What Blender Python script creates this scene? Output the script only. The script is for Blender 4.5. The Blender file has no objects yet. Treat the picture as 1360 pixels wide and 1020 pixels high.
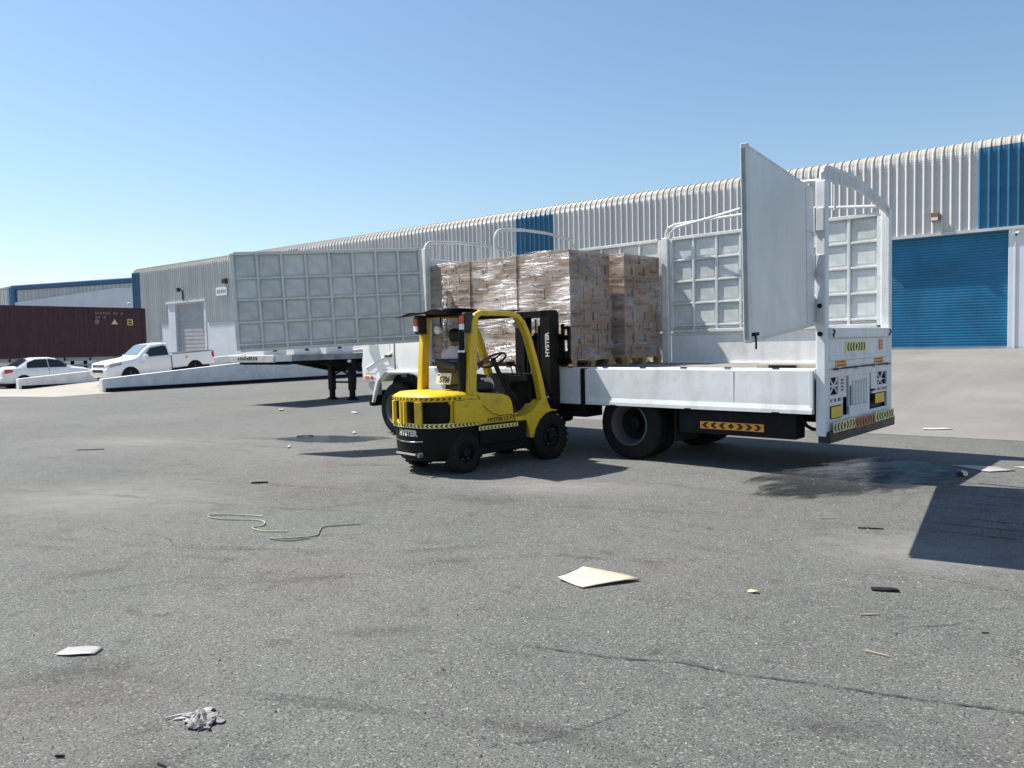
import bpy, bmesh, math, random
from mathutils import Vector, Matrix
random.seed(7)
R = math.radians
scene = bpy.context.scene
col = scene.collection

# ------------------------------------------------------------------ camera
def make_camera():
    f, p, ro, a = 1023.88, 0.0525, -0.02216, 0.91621
    f0 = Vector((-math.cos(a), math.sin(a), 0)); r0 = Vector((math.sin(a), math.cos(a), 0)); z = Vector((0, 0, 1))
    fw = f0 * math.cos(p) - z * math.sin(p); up = z * math.cos(p) + f0 * math.sin(p)
    c, s = math.cos(ro), math.sin(ro)
    r2 = r0 * c + up * s; u2 = up * c - r0 * s
    cd = bpy.data.cameras.new('camera'); cam = bpy.data.objects.new('camera', cd); col.objects.link(cam)
    m = Matrix((r2, u2, -fw)).transposed().to_4x4(); m.translation = Vector((0, 0, 1.65))
    cam.matrix_world = m
    cd.sensor_width = 36; cd.lens = 36 * f / 1360; cd.clip_start = 0.05; cd.clip_end = 3000
    scene.camera = cam
make_camera()

# ------------------------------------------------------------------ sky and sun
SUN_EL = R(54); SUN_DIR = Vector((-0.981, -0.194, 0))     # horizontal direction towards the sun
world = bpy.data.worlds.new('World'); scene.world = world; world.use_nodes = True
wn = world.node_tree.nodes; wl = world.node_tree.links
sky = wn.new('ShaderNodeTexSky'); sky.sky_type = 'NISHITA'; sky.sun_disc = False
sky.sun_elevation = SUN_EL; sky.sun_rotation = math.atan2(SUN_DIR.x, SUN_DIR.y)
sky.altitude = 10; sky.air_density = 1.35; sky.dust_density = 0.4; sky.ozone_density = 4.6
wl.new(sky.outputs[0], wn['Background'].inputs[0]); wn['Background'].inputs[1].default_value = 0.082
sl = bpy.data.lights.new('sun', 'SUN'); sl.energy = 5.0; sl.angle = R(0.5); sl.color = (1.0, 0.955, 0.88)
sun = bpy.data.objects.new('sun', sl); col.objects.link(sun)
sd = Vector((SUN_DIR.x * math.cos(SUN_EL), SUN_DIR.y * math.cos(SUN_EL), math.sin(SUN_EL)))
sun.rotation_euler = sd.to_track_quat('Z', 'Y').to_euler(); sun.location = (-20, -10, 40)
vs = scene.view_settings
vs.view_transform = 'Standard'; vs.look = 'None'; vs.exposure = 0.8; vs.gamma = 1.0; vs.use_curve_mapping = False

# ------------------------------------------------------------------ materials
MATS = {}
def nt(name):
    m = bpy.data.materials.new(name); m.use_nodes = True
    return m, m.node_tree.nodes, m.node_tree.links, m.node_tree.nodes['Principled BSDF']
def noise(n, l, vec, scale, detail=4, rough=.55, stretch=None):
    t = n.new('ShaderNodeTexNoise'); t.inputs['Scale'].default_value = scale
    t.inputs['Detail'].default_value = detail; t.inputs['Roughness'].default_value = rough
    if stretch:
        mp = n.new('ShaderNodeMapping'); mp.inputs['Scale'].default_value = stretch
        l.new(vec, mp.inputs[0]); vec = mp.outputs[0]
    l.new(vec, t.inputs['Vector']); return t.outputs['Fac']
def ramp(n, l, fac, a, b, va=0., vb=1.):
    r = n.new('ShaderNodeMapRange'); r.inputs[1].default_value = a; r.inputs[2].default_value = b
    r.inputs[3].default_value = va; r.inputs[4].default_value = vb; l.new(fac, r.inputs[0]); return r.outputs[0]
def mixc(n, l, fac, a, b):
    m = n.new('ShaderNodeMix'); m.data_type = 'RGBA'
    if hasattr(fac, 'links'): l.new(fac, m.inputs[0])
    else: m.inputs[0].default_value = fac
    for s, v in ((6, a), (7, b)):
        if hasattr(v, 'links'): l.new(v, m.inputs[s])
        else: m.inputs[s].default_value = (*v, 1) if len(v) == 3 else v
    return m.outputs[2]
def mul(n, l, a, b):
    m = n.new('ShaderNodeMath'); m.operation = 'MULTIPLY'
    for i, v in ((0, a), (1, b)):
        if hasattr(v, 'links'): l.new(v, m.inputs[i])
        else: m.inputs[i].default_value = v
    return m.outputs[0]
def pmat(name, c, rough=.5, metal=0., var=.12, vscale=2.5, streak=0., scol=(.25, .22, .18), dirt=0., dcol=(.2, .17, .13),
         dscale=4., spots=0., spcol=(.12, .06, .03), spscale=16., bump=0., bscale=60., rand=0., spec=.5, emit=None, sstretch=(9, 9, .5)):
    if name in MATS: return MATS[name]
    m, n, l, b = nt(name)
    tc = n.new('ShaderNodeTexCoord').outputs['Object']
    dark = tuple(x * (1 - var * 2) for x in c); lite = tuple(min(1, x * (1 + var)) for x in c)
    out = mixc(n, l, ramp(n, l, noise(n, l, tc, vscale, 6, .6), .3, .7), dark, lite)
    if rand:
        oi = n.new('ShaderNodeObjectInfo'); hs = n.new('ShaderNodeHueSaturation')
        l.new(ramp(n, l, oi.outputs['Random'], 0, 1, 1 - rand, 1 + rand), hs.inputs['Value']); l.new(out, hs.inputs['Color']); out = hs.outputs[0]
    if streak: out = mixc(n, l, ramp(n, l, noise(n, l, tc, 1.3, 5, .6, sstretch), .5, .8, 0, streak), out, scol)
    if dirt: out = mixc(n, l, ramp(n, l, noise(n, l, tc, dscale, 8, .7), .52, .72, 0, dirt), out, dcol)
    if spots: out = mixc(n, l, ramp(n, l, noise(n, l, tc, spscale, 7, .75), .66, .74, 0, spots), out, spcol)
    l.new(out, b.inputs['Base Color']); b.inputs['Metallic'].default_value = metal
    l.new(ramp(n, l, noise(n, l, tc, vscale * 3, 3), .3, .7, max(.05, rough - .08), min(1, rough + .1)), b.inputs['Roughness'])
    b.inputs['Specular IOR Level'].default_value = spec
    if bump:
        bp = n.new('ShaderNodeBump'); bp.inputs['Strength'].default_value = bump; bp.inputs['Distance'].default_value = .01
        l.new(noise(n, l, tc, bscale, 5, .65), bp.inputs['Height']); l.new(bp.outputs[0], b.inputs['Normal'])
    if emit: b.inputs['Emission Color'].default_value = (*emit[0], 1); b.inputs['Emission Strength'].default_value = emit[1]
    MATS[name] = m; return m
def asphalt():
    m, n, l, b = nt('asphalt'); tc = n.new('ShaderNodeTexCoord').outputs['Object']
    base = mixc(n, l, ramp(n, l, noise(n, l, tc, .22, 6, .6), .32, .68), (.112, .115, .107), (.165, .164, .152))
    base = mixc(n, l, ramp(n, l, noise(n, l, tc, .5, 3, .5), .54, .75, 0, .45), base, (.135, .112, .112))      # faint reddish spills
    base = mixc(n, l, ramp(n, l, noise(n, l, tc, .36, 3, .5), .56, .75, 0, .4), base, (.118, .135, .122))
    base = mixc(n, l, ramp(n, l, noise(n, l, tc, 1.1, 9, .72, (1, 1.8, 1)), .53, .72, 0, .6), base, (.07, .07, .068))
    base = mixc(n, l, ramp(n, l, noise(n, l, tc, 4, 8, .78), .54, .68, 0, .75), base, (.05, .05, .048))
    vd = n.new('ShaderNodeTexVoronoi'); vd.inputs['Scale'].default_value = 1.7; vd.inputs['Randomness'].default_value = 1.0
    wv = n.new('ShaderNodeVectorMath'); wv.operation = 'ADD'; nw = n.new('ShaderNodeTexNoise'); nw.inputs['Scale'].default_value = 6; nw.inputs['Detail'].default_value = 6; l.new(tc, nw.inputs['Vector'])
    sc_ = n.new('ShaderNodeVectorMath'); sc_.operation = 'SCALE'; sc_.inputs['Scale'].default_value = .35; l.new(nw.outputs['Color'], sc_.inputs[0]); l.new(tc, wv.inputs[0]); l.new(sc_.outputs[0], wv.inputs[1]); l.new(wv.outputs[0], vd.inputs['Vector'])
    base = mixc(n, l, mul(n, l, ramp(n, l, vd.outputs['Distance'], .05, .16, .8, 0), ramp(n, l, noise(n, l, tc, .6, 3), .45, .6)), base, (.035, .035, .035))
    base = mixc(n, l, ramp(n, l, noise(n, l, tc, .7, 8, .7, (1.6, 1, 1)), .58, .76, 0, .5), base, (.21, .205, .19))
    sp = noise(n, l, tc, 88, 5, .8)
    base = mixc(n, l, ramp(n, l, sp, .38, .5, .95, 0), base, (.03, .031, .03))
    base = mixc(n, l, ramp(n, l, noise(n, l, tc, 110, 4, .75), .54, .7, 0, .8), base, (.39, .38, .35))
    v = n.new('ShaderNodeTexVoronoi'); v.inputs['Scale'].default_value = 100; l.new(tc, v.inputs['Vector'])
    hs = n.new('ShaderNodeSeparateColor'); l.new(v.outputs['Color'], hs.inputs[0])
    base = mixc(n, l, ramp(n, l, hs.outputs[0], .88, .97, 0, .5), base, (.38, .365, .33))
    base = mixc(n, l, ramp(n, l, hs.outputs[1], .86, .95, 0, .7), base, (.035, .035, .034))
    l.new(base, b.inputs['Base Color']); b.inputs['Roughness'].default_value = .88; b.inputs['Specular IOR Level'].default_value = .25
    bp = n.new('ShaderNodeBump'); bp.inputs['Strength'].default_value = .8; bp.inputs['Distance'].default_value = .01
    l.new(sp, bp.inputs['Height']); l.new(bp.outputs[0], b.inputs['Normal']); return m
def concrete(name, c, stain=(.2, .19, .17), stretch=(1, 1, 1)):
    m, n, l, b = nt(name); tc = n.new('ShaderNodeTexCoord').outputs['Object']
    base = mixc(n, l, ramp(n, l, noise(n, l, tc, .35, 8, .65), .3, .7), tuple(x * .8 for x in c), tuple(x * 1.12 for x in c))
    base = mixc(n, l, ramp(n, l, noise(n, l, tc, .8, 7, .7, stretch), .52, .75, 0, .45), base, stain)
    base = mixc(n, l, ramp(n, l, noise(n, l, tc, 60, 3, .7), .58, .72, 0, .35), base, (.1, .1, .09))
    l.new(base, b.inputs['Base Color']); b.inputs['Roughness'].default_value = .85; b.inputs['Specular IOR Level'].default_value = .25
    bp = n.new('ShaderNodeBump'); bp.inputs['Strength'].default_value = .4; bp.inputs['Distance'].default_value = .01
    l.new(noise(n, l, tc, 40, 5, .7), bp.inputs['Height']); l.new(bp.outputs[0], b.inputs['Normal']); return m
def stain_mat(name, c, alpha, rough=.8, edge=.5, nscale=3., spec=.3, speck=0.):
    """stain sheet: a soft ragged ellipse in object space (unit disc)"""
    m, n, l, b = nt(name); tc = n.new('ShaderNodeTexCoord').outputs['Object']
    ln = n.new('ShaderNodeVectorMath'); ln.operation = 'LENGTH'; l.new(tc, ln.inputs[0])
    ad = n.new('ShaderNodeMath'); ad.operation = 'ADD'; l.new(ln.outputs['Value'], ad.inputs[0])
    l.new(ramp(n, l, noise(n, l, tc, nscale, 8, .7), .25, .75, -.45, .45), ad.inputs[1])
    fac = ramp(n, l, ad.outputs[0], 1 - edge, .95, alpha, 0)
    if speck: fac = mul(n, l, fac, ramp(n, l, noise(n, l, tc, speck, 6, .8), .42, .6))
    t = n.new('ShaderNodeBsdfTransparent'); mx = n.new('ShaderNodeMixShader'); l.new(fac, mx.inputs[0])
    l.new(t.outputs[0], mx.inputs[1]); l.new(b.outputs[0], mx.inputs[2])
    l.new(mx.outputs[0], n['Material Output'].inputs[0])
    b.inputs['Base Color'].default_value = (*c, 1); b.inputs['Roughness'].default_value = rough; b.inputs['Specular IOR Level'].default_value = spec
    return m
def film_mat():
    m, n, l, b = nt('stretch_film'); tc = n.new('ShaderNodeTexCoord').outputs['Object']
    h = noise(n, l, tc, 2.6, 8, .7, (1.0, 1.0, 8.0)); h2 = noise(n, l, tc, 9, 6, .7, (1, 1, 3.))
    bp = n.new('ShaderNodeBump'); bp.inputs['Strength'].default_value = 1.0; bp.inputs['Distance'].default_value = .11
    ad = n.new('ShaderNodeMath'); ad.operation = 'ADD'; l.new(h, ad.inputs[0]); l.new(mul(n, l, h2, .45), ad.inputs[1])
    l.new(ad.outputs[0], bp.inputs['Height']); l.new(bp.outputs[0], b.inputs['Normal'])
    b.inputs['Base Color'].default_value = (.75, .75, .77, 1); b.inputs['Roughness'].default_value = .33; b.inputs['Specular IOR Level'].default_value = 1.0; b.inputs['IOR'].default_value = 1.9
    t = n.new('ShaderNodeBsdfTransparent'); mx = n.new('ShaderNodeMixShader')
    k = noise(n, l, tc, 1.5, 9, .72, (1.0, 1.0, 4.5))
    mk = ramp(n, l, noise(n, l, tc, 1.1, 5, .6, (1, 1, 2.2)), .44, .62)  # mask puts glare patches into the film's whiteness and gloss colour
    l.new(mul(n, l, ramp(n, l, k, .46, .64, .06, .7), ramp(n, l, mk, 0, 1, .35, 1)), mx.inputs[0]); l.new(t.outputs[0], mx.inputs[1]); l.new(b.outputs[0], mx.inputs[2])
    gl = n.new('ShaderNodeBsdfGlossy'); l.new(mixc(n, l, mk, (.012, .012, .012), (.17, .17, .175)), gl.inputs['Color']); gl.inputs['Roughness'].default_value = .26; l.new(bp.outputs[0], gl.inputs['Normal'])
    sh = n.new('ShaderNodeAddShader'); l.new(mx.outputs[0], sh.inputs[0]); l.new(gl.outputs[0], sh.inputs[1])
    l.new(sh.outputs[0], n['Material Output'].inputs[0]); return m
def glass_mat(name, c=(.02, .025, .03), rough=.06):
    m, n, l, b = nt(name); b.inputs['Base Color'].default_value = (*c, 1); b.inputs['Roughness'].default_value = rough
    b.inputs['Specular IOR Level'].default_value = .6; return m

WHITE = pmat('white_paint', (.74, .76, .77), .42, var=.05, streak=.6, scol=(.5, .48, .44), dirt=.5, dcol=(.44, .43, .4), dscale=3, spots=.85, spscale=12, sstretch=(4, 4, .5), bump=.35, bscale=2.2)
WHITE2 = pmat('white_clean', (.78, .79, .79), .35, var=.04, dirt=.15, dcol=(.5, .47, .42))
GALV = pmat('pressed_panel', (.57, .61, .60), .5, var=.08, vscale=5, streak=.25, scol=(.42, .44, .42), dirt=.5, dcol=(.74, .76, .74), dscale=5, rand=.1)
GATEBAR = pmat('gate_bar', (.66, .68, .67), .45, var=.08, vscale=4, dirt=.5, dcol=(.38, .35, .3), dscale=9, spots=.8, spcol=(.1, .06, .04), spscale=20)
SKIN_SHEET = pmat('gate_sheet', (.68, .71, .71), .38, var=.06, vscale=1.2, streak=.45, scol=(.70, .71, .72), dirt=.3, dcol=(.4, .41, .42), dscale=1.6, sstretch=(2.2, 2.2, .3), spots=.5, spcol=(.25, .2, .16), spscale=9, bump=.3, bscale=1.8)
BLACK = pmat('black_metal', (.006, .006, .007), .5, var=.2, dirt=.2, dcol=(.018, .016, .014), spec=.15)
DARK = pmat('dark_metal', (.012, .013, .016), .6, var=.2, dirt=.35, dcol=(.03, .027, .024), spec=.15)
RUBBER = pmat('rubber', (.011, .011, .012), .8, var=.2, dirt=.45, dcol=(.04, .038, .034), dscale=9, bump=.2, spec=.25)
RIM = pmat('rim_grey', (.1, .115, .12), .55, metal=.3, var=.15, dirt=.6, dcol=(.06, .05, .045), dscale=7)
YEL = pmat('yellow_paint', (.68, .46, .012), .42, var=.08, streak=.4, scol=(.3, .2, .03), dirt=.7, dcol=(.13, .09, .03), dscale=5, spots=.9, spcol=(.04, .03, .015), spscale=14)
YELPL = pmat('yellow_plate', (.85, .55, .02), .5, var=.1, dirt=.3, dcol=(.3, .2, .05))
REFY = pmat('reflective_pale_yellow', (.85, .76, .30), .4, var=.08, dirt=.35, dcol=(.35, .32, .2), dscale=12)
REFO = pmat('reflective_orange', (.9, .36, .04), .4, var=.08, dirt=.35, dcol=(.35, .14, .05), dscale=10)
RUSTO = pmat('reflective_rust', (.55, .17, .05), .45, var=.12, dirt=.4, dcol=(.25, .1, .05), dscale=12)
MARK = pmat('black_print', (.02, .018, .016), .6, var=.1)
REDM = pmat('red_print', (.55, .05, .06), .5, var=.1)
TEAL = pmat('teal_print', (.05, .4, .38), .5, var=.1)
REDL = pmat('red_lens', (.5, .02, .02), .15, var=.05)
ORL = pmat('orange_lens', (.75, .2, .01), .15, var=.05)
LENS = pmat('clear_lens', (.75, .77, .78), .1, var=.03)
GLASS = glass_mat('car_glass')
WSH = glass_mat('windscreen_glass', (.18, .23, .27), .08)
CHROME = pmat('chrome', (.6, .62, .64), .18, metal=1, var=.05)
BEDF = pmat('bed_floor', (.24, .22, .20), .75, var=.2, vscale=3, dirt=.6, dcol=(.4, .36, .3), dscale=5, bump=.3)
WOOD = pmat('pallet_wood', (.42, .29, .15), .8, var=.25, vscale=6, rand=.15, bump=.3)
CARD = pmat('cardboard', (.29, .2, .138), .8, var=.1, vscale=4, rand=.16, streak=.15, scol=(.3, .2, .13), bump=.08)
CARDP = pmat('carton_print', (.07, .045, .035), .7, var=.1)
TAPE = pmat('carton_tape', (.46, .35, .25), .35, var=.1)
CLAD = pmat('grey_cladding', (.57, .565, .55), .45, var=.06, vscale=.8, streak=.55, scol=(.36, .34, .30), dirt=.25, dcol=(.4, .38, .34), rand=.09, sstretch=(5, 5, .12))
EAVE = pmat('eave_cladding', (.45, .42, .37), .5, var=.08, vscale=1.5, streak=.3, scol=(.42, .38, .32), dirt=.4, dcol=(.4, .36, .3), rand=.06)
CLADB = pmat('blue_cladding', (.012, .12, .235), .4, var=.12, vscale=1, streak=.35, scol=(.06, .18, .32), rand=.2, sstretch=(5, 5, .12))
BLUEDOOR = pmat('blue_shutter', (.008, .15, .30), .42, var=.16, vscale=.7, dirt=.4, dcol=(.04, .19, .36), dscale=1.6, streak=.2, scol=(.03, .2, .42), sstretch=(.6, .6, 8))
GREYDOOR = pmat('grey_shutter', (.42, .42, .43), .5, var=.08, dirt=.3, dcol=(.3, .29, .28))
WALLW = pmat('white_render', (.72, .73, .76), .8, var=.05, vscale=.7, streak=.25, scol=(.55, .55, .56), dirt=.2, dcol=(.5, .5, .5), bump=.1)
ROOFM = pmat('roof_sheet', (.5, .5, .5), .6)
BLUETRIM = pmat('blue_trim', (.03, .12, .25), .5, var=.1)
CONTM = pmat('maroon_container', (.05, .011, .018), .55, var=.15, streak=.5, scol=(.1, .05, .05), dirt=.3, dcol=(.1, .045, .03), sstretch=(5, 5, .2))
CARW = pmat('car_white', (.80, .81, .82), .2, var=.02, spec=.6, dirt=.12, dcol=(.55, .52, .48))
PLAST = pmat('black_plastic', (.012, .012, .013), .5, var=.15)
GREYDECK = pmat('trailer_deck_edge', (.30, .30, .30), .7, var=.15, dirt=.5, dcol=(.2, .17, .14))
DECKTOP = pmat('trailer_deck', (.4, .37, .33), .8, var=.2, dirt=.4)
CONC_W = pmat('white_concrete', (.75, .76, .76), .8, var=.08, dirt=.4, dcol=(.4, .38, .35), bump=.2)
SKINM = pmat('skin', (.22, .11, .07), .55, var=.05)
SHIRT = pmat('pale_shirt', (.76, .62, .58), .85, var=.06)
PANTS = pmat('dark_trousers', (.03, .03, .04), .9, var=.1)
MAROON = pmat('maroon_cloth', (.12, .03, .025), .9, var=.1)
HAIR = pmat('black_hair', (.01, .009, .008), .6)

# ------------------------------------------------------------------ mesh helpers
class MB:
    def __init__(s): s.v = []; s.f = []; s.m = []
    def add(s, vs, fs, m=0):
        o = len(s.v); s.v += [tuple(p) for p in vs]
        for f in fs: s.f.append(tuple(i + o for i in f)); s.m.append(m)
        return s
    def box(s, x0, x1, y0, y1, z0, z1, m=0):
        x0, x1 = sorted((x0, x1)); y0, y1 = sorted((y0, y1)); z0, z1 = sorted((z0, z1))
        return s.add([(x0, y0, z0), (x1, y0, z0), (x1, y1, z0), (x0, y1, z0), (x0, y0, z1), (x1, y0, z1), (x1, y1, z1), (x0, y1, z1)],
                     [(0, 3, 2, 1), (4, 5, 6, 7), (0, 1, 5, 4), (1, 2, 6, 5), (2, 3, 7, 6), (3, 0, 4, 7)], m)
    def prism(s, poly, axis, a, b, m=0):
        n = len(poly)
        def P(u, v, t): return (t, u, v) if axis == 'x' else (u, t, v) if axis == 'y' else (u, v, t)
        vs = [P(u, v, a) for u, v in poly] + [P(u, v, b) for u, v in poly]
        return s.add(vs, [tuple(range(n))[::-1], tuple(range(n, 2 * n))] + [(i, (i + 1) % n, n + (i + 1) % n, n + i) for i in range(n)], m)
    def poly(s, pts, m=0): return s.add(pts, [tuple(range(len(pts)))], m)
    def cyl(s, p0, p1, r0, r1=None, n=14, m=0): return s.lathe([(0, 0), (r0, 0), (r1 if r1 is not None else r0, 1), (0, 1)], p0, Vector(p1) - Vector(p0), n, m, unit=False)
    def lathe(s, prof, c, ax, n=20, m=0, unit=True):
        """prof: (radius, t) ; t in metres along ax if unit else in fractions of ax"""
        ax = Vector(ax); L = 1 if unit else ax.length; d = ax.normalized()
        u = d.orthogonal().normalized(); w = d.cross(u); c = Vector(c); vs = []; fs = []
        for r, t in prof:
            for k in range(n):
                a = 2 * math.pi * k / n; vs.append(c + d * (t * L) + (u * math.cos(a) + w * math.sin(a)) * max(r, 1e-5))
        for i in range(len(prof) - 1):
            for k in range(n):
                k2 = (k + 1) % n; fs.append((i * n + k, i * n + k2, (i + 1) * n + k2, (i + 1) * n + k))
        return s.add(vs, fs, m)
    def tube(s, pts, r, n=8, m=0, close=False):
        pts = [Vector(p) for p in pts]; N = len(pts); vs = []; fs = []; pu = None
        for i, p in enumerate(pts):
            a = pts[(i - 1) % N] if close or i > 0 else p; b = pts[(i + 1) % N] if close or i < N - 1 else p
            d = (b - a).normalized()
            if pu is None: pu = d.orthogonal().normalized()
            u = (pu - d * pu.dot(d)).normalized(); pu = u; w = d.cross(u)
            for k in range(n):
                t = 2 * math.pi * k / n; vs.append(p + (u * math.cos(t) + w * math.sin(t)) * r)
        for i in range(N if close else N - 1):
            j = (i + 1) % N
            for k in range(n): fs.append((i * n + k, i * n + (k + 1) % n, j * n + (k + 1) % n, j * n + k))
        if not close: fs.append(tuple(range(n))[::-1]); fs.append(tuple(range((N - 1) * n, N * n)))
        return s.add(vs, fs, m)
    def sweep(s, pts, wy, th, yc, m=0):
        """rectangular bar swept along an x-z path at y=yc (wy wide in y, th thick in the path's plane)"""
        vs = []; fs = []; N = len(pts)
        if not isinstance(th, (list, tuple)): th = [th] * N
        for i, (x, z) in enumerate(pts):
            a = pts[max(i - 1, 0)]; b = pts[min(i + 1, N - 1)]; d = Vector((b[0] - a[0], b[1] - a[1])).normalized(); nx, nz = -d.y, d.x
            h = th[i] / 2
            for sx, sy in ((1, 1), (1, -1), (-1, -1), (-1, 1)): vs.append((x + nx * h * sx, yc + wy / 2 * sy, z + nz * h * sx))
        for i in range(N - 1):
            for k in range(4): fs.append((i * 4 + k, i * 4 + (k + 1) % 4, i * 4 + 4 + (k + 1) % 4, i * 4 + 4 + k))
        fs += [(3, 2, 1, 0), tuple(range(4 * N - 4, 4 * N))]
        return s.add(vs, fs, m)
    def grid(s, nu, nv, fn, m=0):
        vs = [fn(i / nu, j / nv) for j in range(nv + 1) for i in range(nu + 1)]
        return s.add(vs, [(j * (nu + 1) + i, j * (nu + 1) + i + 1, (j + 1) * (nu + 1) + i + 1, (j + 1) * (nu + 1) + i) for j in range(nv) for i in range(nu)], m)
    def mesh(s, name, mats, smooth=None, fix=True):
        me = bpy.data.meshes.new(name); me.from_pydata([tuple(p) for p in s.v], [], s.f)
        for mt in (mats if isinstance(mats, (list, tuple)) else [mats]): me.materials.append(mt)
        me.polygons.foreach_set('material_index', s.m)
        if fix:
            bm = bmesh.new(); bm.from_mesh(me); bmesh.ops.remove_doubles(bm, verts=bm.verts, dist=1e-6)
            bmesh.ops.recalc_face_normals(bm, faces=bm.faces); bm.to_mesh(me); bm.free()
        if smooth:
            me.shade_smooth(); me.set_sharp_from_angle(angle=R(smooth))
        return me
    def build(s, name, mats, parent=None, smooth=None, bevel=0, loc=None, fix=True):
        o = bpy.data.objects.new(name, s.mesh(name, mats, smooth, fix)); col.objects.link(o)
        if parent: o.parent = parent
        if loc: o.location = loc
        if bevel:
            b = o.modifiers.new('bevel', 'BEVEL'); b.width = bevel; b.segments = 2; b.limit_method = 'ANGLE'; b.angle_limit = R(35)
        return o
def tag(o, label=None, cat=None, group=None, kind=None):
    if label: o['label'] = label
    if cat: o['category'] = cat
    if group: o['group'] = group
    if kind: o['kind'] = kind
    return o
def empty(name, loc, rot=(0, 0, 0)):
    o = bpy.data.objects.new(name, None); col.objects.link(o); o.location = loc; o.rotation_euler = rot; o.empty_display_size = .2; return o
def inst(me, name, parent=None, loc=(0, 0, 0), rot=(0, 0, 0), scale=None):
    o = bpy.data.objects.new(name, me); col.objects.link(o); o.location = loc; o.rotation_euler = rot
    if parent: o.parent = parent
    if scale: o.scale = scale
    return o
def B(name, mat, parent, *bx, bevel=0, smooth=None):
    m = MB()
    for b in bx: m.box(*b)
    return m.build(name, mat, parent, bevel=bevel, smooth=smooth)
def text_mesh(txt, size=1., extrude=0.002, bold=0.):
    c = bpy.data.curves.new('txt', 'FONT'); c.body = txt; c.size = size; c.extrude = extrude; c.offset = bold; c.align_x = 'CENTER'; c.align_y = 'CENTER'
    c.resolution_u = 2
    o = bpy.data.objects.new('txt', c); col.objects.link(o)
    me = bpy.data.meshes.new_from_object(o); col.objects.unlink(o); bpy.data.objects.remove(o); bpy.data.curves.remove(c)
    return me
def text_part(txt, size, mat, parent, origin, right, up, name='lettering', bold=0., extrude=.002):
    me = text_mesh(txt, size, extrude, bold); me.materials.clear(); me.materials.append(mat)
    r = Vector(right).normalized(); u = Vector(up).normalized(); n = r.cross(u)
    M = Matrix((r, u, n)).transposed().to_4x4(); M.translation = Vector(origin); me.transform(M)
    o = bpy.data.objects.new(name, me); col.objects.link(o); o.parent = parent; return o
def path_map(pts):
    P = [Vector(p) for p in pts]; L = [0]
    for i in range(1, len(P)): L.append(L[-1] + (P[i] - P[i - 1]).length)
    def at(u):
        u = max(0, min(L[-1], u)); i = 0
        while i < len(L) - 2 and u > L[i + 1]: i += 1
        t = (u - L[i]) / max(1e-9, L[i + 1] - L[i]); return P[i].lerp(P[i + 1], t)
    return at, L[-1]
def chevrons(name, parent, pts, h, up, normal_fn, bg, fg, pitch, flip=0, mirror=False, gap=.004, hollow=False):
    """plate following pts (lower edge), height h along up, chevrons as raised print. flip: -1 '<', 1 '>' ; mirror: <<<o>>>"""
    at, L = path_map(pts); up = Vector(up); n = max(1, len(pts) - 1) if len(pts) > 2 else 1
    N = max(1, int(L / .06)) if len(pts) > 2 else 1
    mb = MB()
    for i in range(N):
        a, b = at(L * i / N), at(L * (i + 1) / N); na, nb = normal_fn(a) * .004, normal_fn(b) * .004
        mb.add([a, b, b + up * h, a + up * h, a + na, b + nb, b + nb + up * h, a + na + up * h],
               [(0, 3, 2, 1), (4, 5, 6, 7), (0, 1, 5, 4), (2, 3, 7, 6)] + ([(3, 0, 4, 7)] if i == 0 else []) + ([(1, 2, 6, 5)] if i == N - 1 else []))
    pl = mb.build(name, bg, parent, fix=False)
    mk = MB(); cnt = int(L / pitch); off = (L - cnt * pitch) / 2; hh = h * .78; z0 = h * .11
    for k in range(cnt):
        u0 = off + k * pitch; t = pitch * .42; d = pitch * .38
        sgn = flip or 1
        if mirror:
            c = (cnt - 1) / 2
            if abs(k - c) < .4:
                um = u0 + pitch * .5; q = pitch * .36
                sh = [(um - q, h / 2), (um, z0), (um + q, h / 2), (um, z0 + hh)]; sgn = 0
            else: sgn = -1 if k < c else 1
        if sgn > 0: sh = [(u0 + .1 * pitch, z0), (u0 + .1 * pitch + t, z0), (u0 + .1 * pitch + t + d, h / 2), (u0 + .1 * pitch + t, z0 + hh), (u0 + .1 * pitch, z0 + hh), (u0 + .1 * pitch + d, h / 2)]
        elif sgn < 0:
            e = u0 + .9 * pitch
            sh = [(e, z0), (e, z0), (e - t, z0), (e - t - d, h / 2), (e - t, z0 + hh), (e, z0 + hh), (e - d, h / 2)][1:]
        vs_ = []
        for u, v in sh:
            p = at(u); vs_.append(p + normal_fn(p) * .007 + up * v)
        mk.poly(vs_)
    mk.build('chevron_print', fg, pl, fix=False)
    return pl

# ================================================================== THE SETTING
GROUND = MB().grid(60, 60, lambda u, v: (-240 + 400 * u, -60 + 300 * v, 0)).build('asphalt_yard', asphalt(), fix=False)
tag(GROUND, kind='structure')
APC = concrete('apron_concrete', (.205, .195, .18), (.14, .132, .12), (1.6, .2, 1))
def apron():
    m = MB(); Y0, Y1, Z1 = 13.9, 31.66, 1.1
    edges = [-14, 26]
    m.add([(-14, Y0, .006), (26, Y0, .006), (26, Y1, Z1), (-14, Y1, Z1), (-14, Y0, -.2), (26, Y0, -.2), (26, Y1, -.2), (-14, Y1, -.2)],
          [(0, 1, 2, 3), (0, 3, 7, 4), (1, 5, 6, 2), (0, 4, 5, 1)])
    return tag(m.build('concrete_apron', APC), kind='structure')
apron()
RAMPC = concrete('ramp_concrete', (.36, .335, .285), (.29, .265, .225))
RX0, RX1, RY0, RY1 = -40.6, -33.0, 15.0, 31.66
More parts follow.
